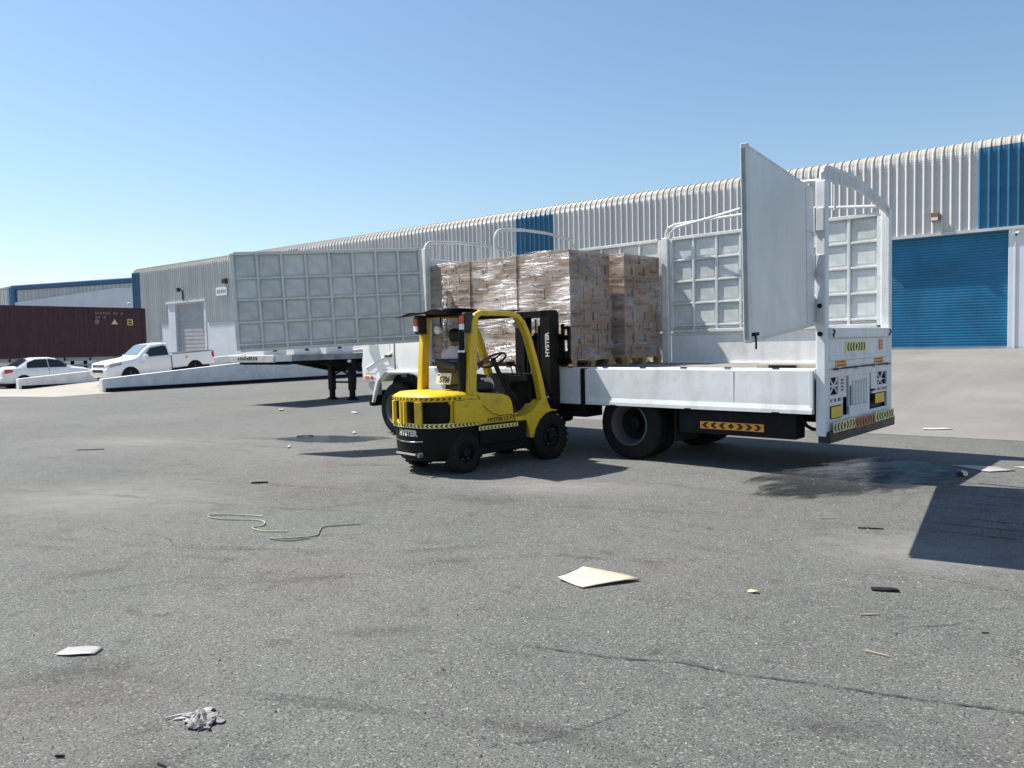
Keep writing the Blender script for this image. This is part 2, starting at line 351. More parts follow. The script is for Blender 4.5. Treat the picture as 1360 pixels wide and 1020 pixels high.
tag(MB().add([(RX0, RY0, .006), (RX1, RY0, .006), (RX1, RY1, 1.1), (RX0, RY1, 1.1), (RX0, RY0, -.2), (RX1, RY0, -.2), (RX1, RY1, -.2), (RX0, RY1, -.2)],
             [(0, 1, 2, 3), (0, 3, 7, 4), (1, 5, 6, 2), (0, 4, 5, 1)]).build('loading_ramp', RAMPC), kind='structure')
tag(MB().add([(-43, 9.5, .005), (-31.5, 12.6, .005), (-32, 15.05, .0055), (-41.5, 15.05, .0055)], [(0, 1, 2, 3)]).build('ramp_landing', RAMPC, fix=False), kind='structure')

def ramp_wall(x, th, y0, y1, h0, h1, label):
    e = empty('ramp_wall', (x, y0, 0)); L = y1 - y0
    m = MB(); m.prism([(0, .16), (L, .16), (L, 1.1 + h1), (.0, h0)], 'x', -th / 2, th / 2); m.build('parapet', CONC_W, e, bevel=.02)
    B('dark_base', DARK, e, (-th / 2 + .03, th / 2 - .03, .05, L, 0, .17))  # dark strip set in along the foot of the parapet
    B('end_block', CONC_W, e, (-th / 2 - .004, th / 2 + .004, -.03, .1, 0, h0 - .02), bevel=.015)
    return tag(e, label, 'wall', 'ramp parapets')
ramp_wall(-33.0, .3, 15.0, 31.6, .56, .62, 'long white ramp parapet with dark base, behind the flatbed trailer')
ramp_wall(-40.75, .3, 14.7, 31.6, .50, .62, 'short looking white ramp parapet beside the white sedan')

# ------------------------------------------------------------------ main warehouse
WH = empty('warehouse', (-28, 31.7, 0)); WX, WY = -28, 31.7
tag(WH, 'long grey ribbed metal warehouse with blue cladding strips and rounded eaves', 'warehouse')
PITCH = .29
def rib_section(): # across x, depth towards -y
    return [(0, 0), (.045, -.042), (.075, -.042), (.095, 0), (.165, 0), (.175, -.008), (.195, -.008), (.205, 0), (PITCH, 0)]
def sheet_mesh(name, path, mat, off=0.):
    """path: list of (y,z,ny,nz): position and outward normal"""
    m = MB(); sec = rib_section(); k = len(sec)
    vs = []
    for (y, z, ny, nz) in path:
        for (x, d) in sec: vs.append((x, y + ny * (-d + off), z + nz * (-d + off)))
    fs = [(j * k + i, j * k + i + 1, (j + 1) * k + i + 1, (j + 1) * k + i) for j in range(len(path) - 1) for i in range(k - 1)]
    m.add(vs, fs); return m.mesh(name, mat, fix=False)
def wall_path(zb): return [(0, zb, -1, 0), (0, 7.95, -1, 0)]
def eave_path():
    p = [(0, 7.86, -1, 0)]
    for k in range(37):
        a = R(90 * k / 36); q = .0 if k % 2 else -.010
        p.append((.6 - (.6 + q) * math.cos(a), 7.92 + (.52 + q) * math.sin(a), -math.cos(a), math.sin(a)))
    p += [(1.2, 8.46, 0, 1), (5.0, 8.75, 0, 1)]
    return p
cache = {}
def clad_bottom(x):
    if x < -59.2: return 2.55
    if x < -58.1: return 3.82
    if x < -52.75: return 5.36
    if x < -38: return 3.72
    return 5.25
def is_blue(x): return x < -62.2 or -44.0 < x < -41.7 or -23.8 < x < -21.5 or -3.6 < x < -.9
nsheet = 244
for i in range(nsheet):
    x = -63.3 + i * PITCH; zb = clad_bottom(x + .1); bl = is_blue(x + .1)
    key = (zb, bl)
    if key not in cache: cache[key] = sheet_mesh('cladding_sheet', wall_path(zb), CLADB if bl else CLAD)
    if ('e', bl) not in cache: cache[('e', bl)] = sheet_mesh('eave_sheet', eave_path(), [CLADB if bl else CLAD, EAVE], .005)
    inst(cache[key], 'cladding_sheet', WH, (x - WX, 0, 0)); inst(cache[('e', bl)], 'eave_sheet', WH, (x - WX, 0, 0))
for key in (('e', True), ('e', False)):      # the curved eave itself is bare weathered sheet above the flat lap
    me = cache[key]
    for p in me.polygons:
        if p.center.z > 8.1: p.material_index = 1
xe = -63.3 + nsheet * PITCH - WX
B('liner', WALLW, WH, (-63.2 - WX, xe, .09, .3, 5.2, 7.9))
B('roof', ROOFM, WH, (-63.2 - WX, xe, 4.9, 24, 8.6, 8.74))
B('gable_wall', CLAD, WH, (-63.25 - WX, -63.15 - WX, .12, 24, 0, 8.3)); B('gable_wall', CLAD, WH, (xe - .1, xe, .12, 24, 0, 8.3))
B('corner_flashing', CLADB, WH, (-63.42 - WX, -63.24 - WX, -.07, .35, 2.5, 8.1), bevel=.05)
D1 = (-57.0, -53.0); D2 = (-7.15, -2.64)
for (a, b, z0, z1, y0) in ((-63.2, -58.05, 0, 5.2, .03), (-58.05, -57.0, 0, 5.4, .0), (-53.0, -52.75, 0, 5.4, .0), (-52.75, -7.15, 0, 5.25, .03), (-2.64, -WX + xe + 2 * WX, 0, 5.25, .01)):
    B('white_wall', WALLW, WH, (a - WX, b - WX, y0, .3, z0, z1), bevel=.01)
B('door_lintel', WALLW, WH, (-58.2 - WX, -52.7 - WX, -.09, .05, 5.3, 5.42)); B('door_lintel', CLAD, WH, (-7.2 - WX, xe, -.075, .02, 5.19, 5.29))
B('door_header', PLAST, WH, (D2[0] - WX, D2[1] - WX, .2, .28, 4.9, 5.25)); B('door_header', PLAST, WH, (D1[0] - WX, D1[1] - WX, .2, .28, 5.2, 5.4))
def shutter(x0, x1, z0, z1, pitch, mat, y):
    m = MB(); z = z0; vs = []; k = 0
    prof = []
    while z < z1 - 1e-6:
        prof += [(0, z), (-.012, z + pitch * .12), (-.016, z + pitch * .5), (-.012, z + pitch * .86), (0, z + pitch * .97)]; z += pitch
    for (d, zz) in prof: vs += [(x0, y + d, zz), (x1, y + d, zz)]
    m.add(vs, [(2 * i, 2 * i + 1, 2 * i + 3, 2 * i + 2) for i in range(len(prof) - 1)])
    return m.build('shutter_curtain', mat, WH, fix=False)
shutter(D2[0] - WX, D2[1] - WX, 1.14, 5.2, .1, BLUEDOOR, .2); B('bottom_bar', GREYDOOR, WH, (D2[0] - WX + .02, D2[1] - WX - .02, .15, .21, 1.1, 1.17))
shutter(D1[0] - WX, D1[1] - WX, .9, 5.36, .3, GREYDOOR, .2)
for m_ in range(6): B('wall_rib', WALLW, WH, (D2[1] - WX + .18 + m_ * .33, D2[1] - WX + .215 + m_ * .33, -.012, .02, 1.1, 5.18))
B('wall_light', pmat('brown_box', (.22, .15, .08), .5), WH, (-5.02 - WX, -4.74 - WX, -.2, .0, 5.72, 6.02), bevel=.02)
B('lamp_glass', LENS, WH, (-4.99 - WX, -4.77 - WX, -.21, -.19, 5.73, 5.84))
B('signboard', WHITE2, WH, (-51.1 - WX, -49.7 - WX, -.12, -.07, 5.55, 6.15), bevel=.01)
for k_ in range(5): B('sign_mark', pmat('sign_blue', (.2, .24, .36), .5), WH, (-50.95 - WX + k_ * .24, -50.8 - WX + k_ * .24, -.124, -.119, 5.74, 5.98))
B('bulkhead_lamp', PLAST, WH, (-50.1 - WX, -49.6 - WX, -.3, -.06, 6.4, 6.72), bevel=.03)
MB().tube([(-55.7 - WX, -.06, 5.5), (-55.7 - WX, -.06, 6.2), (-55.7 - WX, -.35, 6.35)], .05).build('lamp_bracket', PLAST, WH)
MB().lathe([(0, 0), (.13, .02), (.16, .3), (0, .34)], (-55.7 - WX, -.38, 6.1), (0, 0, 1), 12).build('floodlight', PLAST, WH)
MB().lathe([(0, 0), (.1, .02), (.12, .25), (0, .27)], (-63.2 - WX, -.3, 5.6), (-.3, -1, -.1), 10).build('wall_camera', WHITE2, WH)
for dx in (.28, .75):
    MB().lathe([(0, 0), (.06, .0), (.07, .2), (0, .21)], (D2[1] - WX + dx, -.02, 5.05), (-.2, -1, -.4), 10, 0).build('wall_camera', WHITE2, WH)
    MB().lathe([(0, 0), (.045, .0), (.0, .03)], (D2[1] - WX + dx - .04, -.215, 4.97), (-.2, -1, -.4), 10, 0).build('camera_lens', PLAST, WH)

# ------------------------------------------------------------------ far warehouses at the left
def far_shed(loc, rot, w, d, h, label, gable):
    e = empty('far_warehouse', loc, (0, 0, rot)); n = int(w / 1.2); pw = w / n
    me = MB(); sec = [(0, 0), (.06, -.07), (.3, -.07), (.36, 0), (.66, 0), (.72, -.07), (.96, -.07), (1.02, 0), (1.2, 0)]
    vs = []
    for z in (0, h):
        for x, dd in sec: vs.append((x * pw / 1.2, dd, z))
    me.add(vs, [(i, i + 1, len(sec) + i + 1, len(sec) + i) for i in range(len(sec) - 1)]); sh = me.mesh('cladding_sheet', CLAD, fix=False)
    for i in range(n): inst(sh, 'cladding_sheet', e, (i * pw, 0, 0))
    B('wall', CLAD, e, (0, w, .01, d, 0, h - .1))
    B('roof', ROOFM, e, (-.2, w + .2, -.1, d, h - .1, h + .05))
    if gable:
        MB().box(-.25, w + .2, -.25, .1, h - .35, h + .25).build('fascia', BLUETRIM, e, bevel=.12)
        MB().box(-.3, .5, -.28, .4, h * .45, h + .1).build('corner_trim', BLUETRIM, e, bevel=.12)
        MB().prism([(.5, 0), (w, 0), (w, h - .95), (w * .72, h - .8), (.5, h - 1.75)], 'y', -.3, -.12).build('white_screen_wall', WALLW, e)
    else:
        B('corner_trim', CLADB, e, (w - .9, w + .1, -.12, .3, 0, h + .05), bevel=.1)
        for k in range(2): B('pilaster', WALLW, e, (w * (.25 + .3 * k), w * (.25 + .3 * k) + .3, -.1, .0, 0, h - .5))
    return tag(e, label, 'warehouse')
far_shed((-100.4, 36.3, 0), R(16.8), 22, 20, 9.4, 'distant warehouse with dark blue fascia and white gable, behind the maroon container', True)
far_shed((-131, 38.9, 0), R(-2.2), 25, 20, 9.9, 'distant plain grey warehouse with a single blue corner strip', False)

# ================================================================== TRUCK
TY = R(5.0); TF = Vector((-math.cos(TY), math.sin(TY), 0)); TP0 = Vector((-2.51, 9.167, 0))
TRUCK = empty('flatbed_truck', TP0, (0, 0, math.atan2(TF.y, TF.x)))
tag(TRUCK, 'white flatbed lorry with stake gates swung open, loaded with wrapped cartons', 'truck')
T = TRUCK; TW = 2.4           # local: x forward from the rear plane, near side y=0, far side y=-TW
def tl(w):                    # world -> truck local
    d = Vector(w) - TP0; s = d.dot(TF); n = Vector((-TF.y, TF.x, 0)); return Vector((s, d.dot(n), d.z))
m = MB()
for y in (-.78, -1.62): m.box(.12, 8.5, y - .05, y + .05, .74, .98)
for x in (.4, 1.6, 3.4, 4.8, 6.2, 7.2, 8.3): m.box(x, x + .08, -1.6, -.8, .8, .95)
for k in range(9): m.box(.2 + k * .82, .27 + k * .82, -2.34, -.06, .98, 1.12)
m.build('chassis', DARK, T)
B('bed_floor', BEDF, T, (.12, 6.82, -TW + .05, -.05, 1.12, 1.268))
m = MB(); m.box(.11, 6.9, -.05, .012, 1.16, 1.285); m.build('side_rail', WHITE, T, bevel=.006)
m = MB(); m.box(.11, 6.9, -TW - .01, -TW + .05, 1.16, 1.285); m.build('side_rail', WHITE, T, bevel=.006)
for k in range(10):
    B('rail_catch', DARK, T, (.55 + k * .62, .63 + k * .62, -.02, .018, 1.278, 1.294))
def drop_board(x0, x1):
    L = x1 - x0; m = MB()
    m.prism([(.018, 1.262), (.06, 1.262), (.064, .86), (.078, .80), (.078, .755), (.03, .755), (.03, .8)], 'x', x0, x1)
    o = m.build('drop_side_board', WHITE, T, bevel=.004)
    B('edge_strip', GATEBAR, o, (x0 - .004, x0 + .03, .02, .07, .76, 1.26), (x1 - .03, x1 + .004, .02, .07, .76, 1.26))
    B('weld_seam', GATEBAR, o, (x0 + L * .3, x0 + L * .3 + .006, .055, .0665, .87, 1.255))
    mm = MB()
    for k in range(3):
        x = x0 + L * (.12 + .36 * k); mm.box(x, x + .09, .05, .085, .752, .768)
    mm.build('hinge_pin', DARK, o)
    return o
drop_board(.13, 3.38); drop_board(3.49, 6.82)
B('post_socket', DARK, T, (3.385, 3.485, -.02, .05, .72, 1.27), bevel=.008)
for a, b in ((.12, 3.42), (3.58, 6.84)):
    o = B('side_board', WHITE, T, (a, b, -TW - .02, -TW + .02, 1.27, 1.74), bevel=.006)
    B('top_rail', GATEBAR, o, (a, b, -TW - .03, -TW + .035, 1.72, 1.765), bevel=.008)
# posts
def post(x0, x1, y0, y1, z0, z1, mat=WHITE): return B('post', mat, T, (x0, x1, y0, y1, z0, z1), bevel=.012)
P_NR = post(0.0, .115, -.1, .01, .5, 3.42); P_FR = post(0.0, .115, -TW - .01, -TW + .1, .5, 3.36); P_FM = post(3.44, 3.56, -TW - .01, -TW + .09, .9, 3.34, GATEBAR)
post(6.82, 6.92, -.1, .01, 1.27, 3.32, GATEBAR); post(6.82, 6.92, -TW - .01, -TW + .1, 1.27, 3.32, GATEBAR)
for zc in (2.98, 2.45, 1.95):
    o = B('hinge_bracket', GATEBAR, T, (.012, .1, .01, .03, zc - .13, zc + .13), bevel=.006)
    MB().cyl((.118, .02, zc - .14), (.118, .02, zc + .14), .013, n=10).build('hinge_pin', GATEBAR, o)
for zc in (2.0, 1.68): MB().cyl((.06, .005, zc), (.06, .035, zc), .028, n=10).build('bolt', DARK, T)

def make_gate(name, parent, origin, direction, drop, L, H, flip=1, ncol=8):
    """gate hinged at origin (truck-local), running along direction; ribs on the side (z x dir)*flip"""
    d = Vector(direction).normalized()
    e = empty(name, origin, (0, 0, math.atan2(d.y, d.x))); e.parent = parent
    e.rotation_euler[1] = drop
    f = flip; rows = [0, .09, .45, .81, 1.16, H]
    B('sheet', SKIN_SHEET, e, (.01, L - .01, -.004, .004, .01, H - .01))
    def bar(a): return B('bar', GATEBAR, e, a, bevel=.006)
    xs = [L * i / ncol for i in range(ncol + 1)]
    for i, x in enumerate(xs):
        w = .03 if i in (0, ncol) else .02
        bar((x - w, x + w, f * .0045, f * (.052 if i in (0, ncol) else .046), 0, H))
    for i, z in enumerate(rows):
        w = .026 if i in (0, 5) else .017
        for k in range(ncol):
            a = xs[k] + (.03 if k == 0 else .02); b = xs[k + 1] - (.03 if k == ncol - 1 else .02)
            if i in (0, 5) and k: continue
            if i in (0, 5): bar((.03, L - .03, f * .0047, f * .056, z - w, z + w))
            else: bar((a - .003, b + .003, f * .0049, f * .042, z - w, z + w))
    for r in range(5):
        z0 = rows[r] + (.026 if r == 0 else .017); z1 = rows[r + 1] - (.026 if r == 4 else .017)
        for k in range(ncol):
            a = xs[k] + (.03 if k == 0 else .02); b = xs[k + 1] - (.03 if k == ncol - 1 else .02)
            key = ('gp', round(b - a, 3), round(z1 - z0, 3), f)
            if key not in cache:
                w, h = b - a, z1 - z0; mm = MB(); ins = min(.035, h * .25)
                q = [(0, 0), (w, 0), (w, h), (0, h)]; q2 = [(ins, ins), (w - ins, ins), (w - ins, h - ins), (ins, h - ins)]
                vs = [(x, f * .0055, z) for x, z in q] + [(x, f * .017, z) for x, z in q2]
                mm.add(vs, [(4, 5, 6, 7), (0, 1, 5, 4), (1, 2, 6, 5), (2, 3, 7, 6), (3, 0, 4, 7)]); cache[key] = mm.mesh('panel', GALV)
            inst(cache[key], 'panel', e, (a, 0, z0))
    return e
GH = 1.52
g = make_gate('gate', T, (.15, -TW, 1.79), (1, 0, 0), 0, 3.25, GH, 1)          # far rear, closed
g = make_gate('gate', T, (3.62, -TW, 1.79), (1, 0, 0), 0, 3.18, GH, 1)       # far front, closed
hinge = Vector((.118, .03, 1.8)); end = tl((-2.21, 5.92, 1.64))
g = make_gate('gate', T, hinge, (end - hinge), math.asin(.165 / 3.14), 3.14, 1.5, -1)
g['label'] = 'rear gate swung outward, smooth grey outer sheet showing'
B('edge_channel', GATEBAR, g, (3.12, 3.17, -.05, .008, -.02, 1.53), bevel=.006); B('seam', pmat('seam_grey', (.4, .41, .42), .5), g, (.52, .526, .004, .0075, .02, 1.48))
for z_ in (.55, 1.02): B('seam', pmat('seam_grey', (.4, .41, .42), .5), g, (.02, .5, .004, .0072, z_, z_ + .006))
B('latch', DARK, g, (3.0, 3.15, .008, .035, .03, .055), (3.02, 3.04, .008, .02, -.08, .03))
hinge2 = Vector((6.87, .03, 1.74)); end2 = tl((-11.15, 7.23, 1.63))
g = make_gate('gate', T, hinge2, (end2 - hinge2), math.asin(.11 / 3.06), 3.06, 1.56, 1)
g['label'] = 'front gate swung wide open, its ribbed inner face showing'
# rails and bows
def tubep(name, pts, r, mat=GATEBAR): return MB().tube(pts, r, 8).build(name, mat, T, smooth=40)
def arc_pts(a, b, zb, ztop, x0, x1=None, n=10, rr=.16):
    """bow across the bed from y=a to y=b with rounded shoulders"""
    x1 = x0 if x1 is None else x1; s = 1 if b > a else -1
    P = [(0, zb)]
    for k in range(5): t = R(90 * k / 4); P.append((rr - rr * math.cos(t), ztop - rr + rr * math.sin(t)))
    W = abs(b - a); Q = P + [(W * .35, ztop + .05), (W * .65, ztop + .05)] + [(W - u, z) for u, z in P[::-1]]
    return [(x0 + (x1 - x0) * u / W, a + s * u, z) for u, z in Q]
tubep('front_bow', arc_pts(-.02, -TW + .02, 3.2, 3.44, 6.87), .026)
tubep('front_rail', arc_pts(-.05, -TW + .05, 3.1, 3.26, 6.87), .02); tubep('front_rail', [(6.87, -.06, 3.13), (6.87, -TW + .06, 3.13)], .02)
for k in range(13): tubep('front_bar', [(6.87, -.2 - k * .166, 3.1), (6.87, -.2 - k * .166, 3.31), (6.87, -.2 - k * .166, 3.47 if 2 < k < 10 else 3.44)], .009)
B('headboard', WHITE, T, (6.85, 6.89, -TW + .1, -.1, 1.27, 3.1))
tubep('load_bow', arc_pts(-.3, -TW + .02, 2.6, 3.52, 5.45), .026)
tubep('far_rail', [(3.5, -TW + .03, 3.3), (3.5, -TW + .03, 3.42), (3.45, -TW + .04, 3.5), (3.3, -TW + .05, 3.54), (1.6, -TW + .05, 3.56), (.06, -TW + .06, 3.4)], .022)
tubep('brace_rail', [(3.38, -TW + .12, 3.3), (3.36, -TW + .12, 3.4), (3.25, -TW + .13, 3.48), (2.4, -TW + .3, 3.55), (1.9, -TW + .6, 3.55)], .02)
tubep('near_rail', [(.06, -.03, 3.42), (.3, -.03, 3.44), (1.0, -.03, 3.42)], .024)
tubep('rear_bow', [(.055, -.03, 3.4), (.055, -.03, 3.5), (.055, -.1, 3.57), (.055, -.22, 3.59), (.055, -1.15, 3.60), (.055, -2.2, 3.44), (.055, -2.33, 3.40), (.055, -2.36, 3.3)], .03)
m = MB(); top = [(-.04, 3.56), (-.22, 3.575), (-1.15, 3.585), (-2.2, 3.43), (-2.36, 3.38)]; bot = [(y, z - .13) for y, z in top[::-1]]
m.prism(top + bot, 'x', .03, .045); m.build('rear_header', pmat('stained_white', (.66, .66, .64), .5, streak=.9, scol=(.18, .16, .13), dirt=.4, dcol=(.4, .36, .3), sstretch=(14, 14, .4)), T)
tubep('header_rail', [(.02, y, z - .135) for y, z in top], .016)
tubep('post_tube', [(.055, -TW - .03, 3.3), (.055, -TW - .03, 2.9)], .03, WHITE)
tubep('hanging_rod', [(.03, -.36, 3.42), (.03, -.36, 3.12)], .015)
# tailgate
m = MB(); m.prism([(0.0, 1.275), (.05, 1.275), (.05, 1.7), (.1, 1.755), (-.03, 1.75), (-.03, 1.64), (.0, 1.615), (.0, 1.43), (-.012, 1.42), (-.012, 1.37), (0, 1.36)], 'y', -TW + .1, -.1)
TG = m.build('tailgate', WHITE, T, bevel=.006)
NRM = lambda p: Vector((-1, 0, 0))
def yplate(y0, y1, z0, z1, mat, name, parent=T, x=-.002, th=.006): return B(name, mat, parent, (x - th, x, -y0, -y1, z0, z1), bevel=.001)
chevrons('chevron_plate', TG, [(-.001, -.62, 1.455), (-.001, -1.36, 1.455)], .13, (0, 0, 1), NRM, REFY, MARK, .095, mirror=True)
for y0 in (.3, 1.68):
    o = yplate(y0, y0 + .34, 1.285, 1.375, REFO, 'orange_plate', TG, x=-.0125 if False else -.003)
    mk = MB()
    for r_ in range(2):
        y = y0 + .03
        while y < y0 + .29:
            w = random.uniform(.012, .04); mk.box(-.0105, -.0095, -y, -y - w, 1.30 + r_ * .04, 1.30 + r_ * .04 + random.uniform(.012, .022)); y += w + .012
    mk.build('print_marks', MARK, o)
o = yplate(1.86, 2.0, 1.46, 1.6, ORL, 'reflector', TG)
for k in range(3): B('reflector_bar', RUSTO, o, (-.012, -.0085, -1.865, -1.995, 1.475 + k * .045, 1.49 + k * .045))
for y in (.14, 2.2):
    m = MB().tube([(-.02, -y, 1.66), (-.045, -y, 1.68), (-.05, -y, 1.71), (-.03, -y, 1.73)], .009); m.cyl((-.02, -y, 1.66), (-.04, -y, 1.66), .018); m.build('latch', DARK, TG)
for y in (.3, .95, 1.6, 2.15): B('tailgate_hinge', GATEBAR, T, (-.035, .0, -y, -y - .12, 1.245, 1.29), bevel=.01)
MB().tube([(-.03, -.15, 1.27), (-.03, -1.1, 1.274), (-.03, -2.25, 1.27)], .009).build('hinge_rod', DARK, T)
# rear lamp frame: a welded plate with openings (built from bars)
RP = empty('rear_panel', (0, 0, 0)); RP.parent = T
def rb(y0, y1, z0, z1, name='frame_bar', mat=WHITE, x0=0., x1=.03): return B(name, mat, RP, (x0, x1, -y0, -y1, z0, z1), bevel=.004)
rb(.1, 2.3, 1.17, 1.262); rb(.1, 2.3, .55, .7)
rb(.1, .13, .7, 1.17); rb(.4, .66, .96, 1.17); rb(.1, .66, .92, .968, x0=-.004); rb(.49, .54, .7, .92); rb(.1, .5, .84, .885, x0=-.006); rb(.2, .24, .88, .92); rb(.34, .38, .88, .92)
rb(.74, .84, .7, 1.17); rb(.74, 1.46, .66, .80, x0=-.01); rb(1.4, 1.5, .7, 1.17); rb(.84, 1.4, 1.1, 1.17)
rb(1.56, 1.8, .97, 1.17); rb(2.2, 2.3, .7, 1.17); rb(1.56, 2.25, .96, 1.0, x0=-.004); rb(1.6, 2.2, .9, .93, x0=-.006); rb(1.75, 1.79, .92, .97); rb(1.95, 1.99, .92, .97)
B('dark_backing', BLACK, RP, (.05, .07, -.1, -2.3, .6, 1.2))
NP = B('number_recess', WHITE2, RP, (.03, .045, -.84, -1.4, .8, 1.1))
for k in range(5): B('recess_rib', WHITE2, NP, (.008, .03, -.95 - k * .1, -.985 - k * .1, .81, 1.09), bevel=.006)
o = B('teal_label', TEAL, RP, (-.006, -.001, -.765, -.815, .8, 1.05))
for k in range(6): B('label_mark', MARK, o, (-.009, -.0065, -.772, -.808, .815 + k * .038, .838 + k * .038))
for k in range(4):
    for q in range(2): B('red_mark', REDM, RP, (-.005, -.001, -.47 - q * .05, -.505 - q * .05, 1.0 + k * .04, 1.022 + k * .04))
for y0 in (.14, 1.82):
    o = B('mesh_backing', BLACK, RP, (.035, .045, -y0, -y0 - .26, .975, 1.165))
    mm = MB(); y1 = y0 + .26
    for a, b in (((y0, .975), (y1, 1.165)), ((y0, 1.165), (y1, .975)), ((y0, 1.07), (y1, 1.07))): mm.tube([(.015, -a[0], a[1]), (.015, -b[0], b[1])], .012, 6)
    mm.build('cross_bar', WHITE2, o)
o = yplate(.13, .47, .7, .83, YELPL, 'yellow_plate', RP, x=-.008); B('plate_frame', DARK, o, (-.013, -.0085, -.12, -.135, .69, .84), (-.013, -.0085, -.465, -.48, .69, .84), (-.013, -.0085, -.135, -.465, .69, .702), (-.013, -.0085, -.135, -.465, .828, .84))
o = yplate(1.68, 2.05, .765, .89, YELPL, 'yellow_plate', RP, x=-.008); B('plate_frame', DARK, o, (-.013, -.0085, -1.67, -1.685, .755, .9), (-.013, -.0085, -2.045, -2.06, .755, .9), (-.013, -.0085, -1.685, -2.045, .755, .767), (-.013, -.0085, -1.685, -2.045, .888, .9))
B('tail_lamp', REDL, RP, (.01, .03, -.14, -.2, .89, .915), (.01, .03, -.26, -.33, .89, .915)); B('tail_lamp', REDL, RP, (.01, .03, -1.82, -1.93, .935, .955), (.01, .03, -2.03, -2.15, .935, .955))
BM = B('rear_bumper', PLAST, T, (-.04, .1, -.02, -2.42, .42, .55), bevel=.01)
for (a, b, z, bg) in ((.1, .82, .535, REFY), (.84, 1.56, .525, RUSTO), (1.58, 2.34, .535, REFY)):
    chevrons('chevron_plate', BM, [(-.045, -a, z), (-.045, -b, z)], .12, (0, 0, 1), NRM, bg, MARK, .1, mirror=True)
# side guard, pipe, plates
SG = B('side_guard', DARK, T, (.37, 1.95, -.34, -.06, .43, .74), bevel=.02)
chevrons('chevron_plate', SG, [(1.63, -.058, .5), (.77, -.058, .5)], .095, (0, 0, 1), lambda p: Vector((0, 1, 0)), REFO, MARK, .118, mirror=True)
o = B('red_plate', RUSTO, SG, (.62, .82, -.056, -.05, .755, .82), bevel=.002)
tubep('under_pipe', [(.34, -.12, .95), (.33, -.12, .7), (.27, -.12, .6), (.2, -.12, .565), (.05, -.12, .56)], .022, BLACK)
B('mudflap', RUBBER, T, (1.98, 2.0, -.62, -.04, .3, .98)); B('mudflap', RUBBER, T, (1.98, 2.0, -2.36, -1.78, .3, .98))
B('far_guard', DARK, T, (.37, 1.95, -2.34, -2.1, .43, .74))
B('fuel_tank', DARK, T, (4.1, 5.3, -.6, -.1, .42, .95), bevel=.06)
B('battery_box', DARK, T, (5.6, 6.3, -.55, -.1, .45, .95), bevel=.02)
for (a, b) in ((3.5, 3.9), (5.38, 5.5)): B('bracket', DARK, T, (a, b, -.5, -.1, .55, 1.1))
def truck_wheel(x, yc, r, w, dish, name='wheel'):
    """tyre (part) with rim sub-part; outer face towards +y when dish>0"""
    s = 1 if dish > 0 else -1
    m = MB(); m.lathe([(r * .6, -w / 2), (r * .82, -w / 2), (r * .95, -w * .42), (r, -w * .3), (r, w * .3), (r * .95, w * .42), (r * .82, w / 2), (r * .6, w / 2)], (x, yc, r), (0, s, 0), 40)
    t = m.build(name, RUBBER, T, smooth=30)
    rm = MB(); d = abs(dish)
    rm.lathe([(r * .605, -w / 2), (r * .605, w / 2 + .004), (r * .57, w / 2 + .012), (r * .55, w / 2), (r * .5, w / 2 - d * .6), (r * .46, w / 2 - d)], (x, yc, r), (0, s, 0), 32)
    MB().lathe([(r * .46, w / 2 - d), (r * .3, w / 2 - d), (r * .22, w / 2 - d - .02), (r * .2, w / 2 - d + .05), (r * .1, w / 2 - d + .06), (0, w / 2 - d + .06)], (x, yc, r), (0, s, 0), 32).build('hub', BLACK, t, smooth=30)  # hub coloured black to stand in for shade inside the deep dish
    rr = rm.build('rim', RIM, t, smooth=30)
    return t
def wheel_nuts(t, x, yc, r, w, dish):
    s = 1 if dish > 0 else -1; m = MB(); d = abs(dish)
    for k in range(8):
        a = R(45 * k); px, pz = x + math.cos(a) * r * .33, r + math.sin(a) * r * .33
        m.cyl((px, yc + s * (w / 2 - d), pz), (px, yc + s * (w / 2 - d + .03), pz), .018, n=6)
    m.build('wheel_nut', DARK, t)['kind'] = 'stuff'
for yc, ds in ((-.17, .17), (-.47, .02), (-TW + .47, -.02), (-TW + .17, -.17)):
    t = truck_wheel(2.72, yc, .49, .26, ds)
    if abs(ds) > .1: wheel_nuts(t, 2.72, yc, .49, .26, ds)
for yc, ds in ((-.2, -.0 + .05), (-TW + .2, -.05)):
    t = truck_wheel(7.83, yc, .49, .27, ds); wheel_nuts(t, 7.83, yc, .49, .27, ds)
m = MB(); m.cyl((2.72, -.5, .49), (2.72, -TW + .5, .49), .08); m.cyl((7.83, -.3, .49), (7.83, -TW + .3, .49), .06); m.cyl((2.64, -1.2, .35), (2.64, -1.2, .7), .2); m.cyl((2.9, -1.2, .6), (7.0, -1.2, .85), .05); m.build('axle', DARK, T)
# cab
CAB = empty('cab', (0, 0, 0)); CAB.parent = T
prof = [(8.76, .98), (8.8, 1.3), (8.72, 1.9), (8.5, 2.75), (8.35, 2.85), (7.1, 2.88), (7.0, 2.8), (7.0, 1.08), (7.2, 1.08), (7.3, 1.13), (8.02, 1.13), (8.2, 1.0), (8.4, .98)]
MB().prism(prof, 'y', -.03, -TW + .08).build('body', WHITE2, CAB, bevel=.05)
m = MB(); m.prism([(7.0, 1.2), (7.0, 1.1), (7.3, 1.16), (8.04, 1.16), (8.25, 1.0), (8.42, .6), (8.46, .6), (8.32, 1.02), (8.1, 1.2), (7.3, 1.2)], 'y', -.05, .015); m.build('wheel_arch', WHITE2, CAB, bevel=.008)
MB().prism([(7.1, .5), (7.1, 1.1), (8.1, 1.1), (8.4, .6), (8.4, .5)], 'y', -.28, -.42).build('arch_liner', BLACK, CAB)
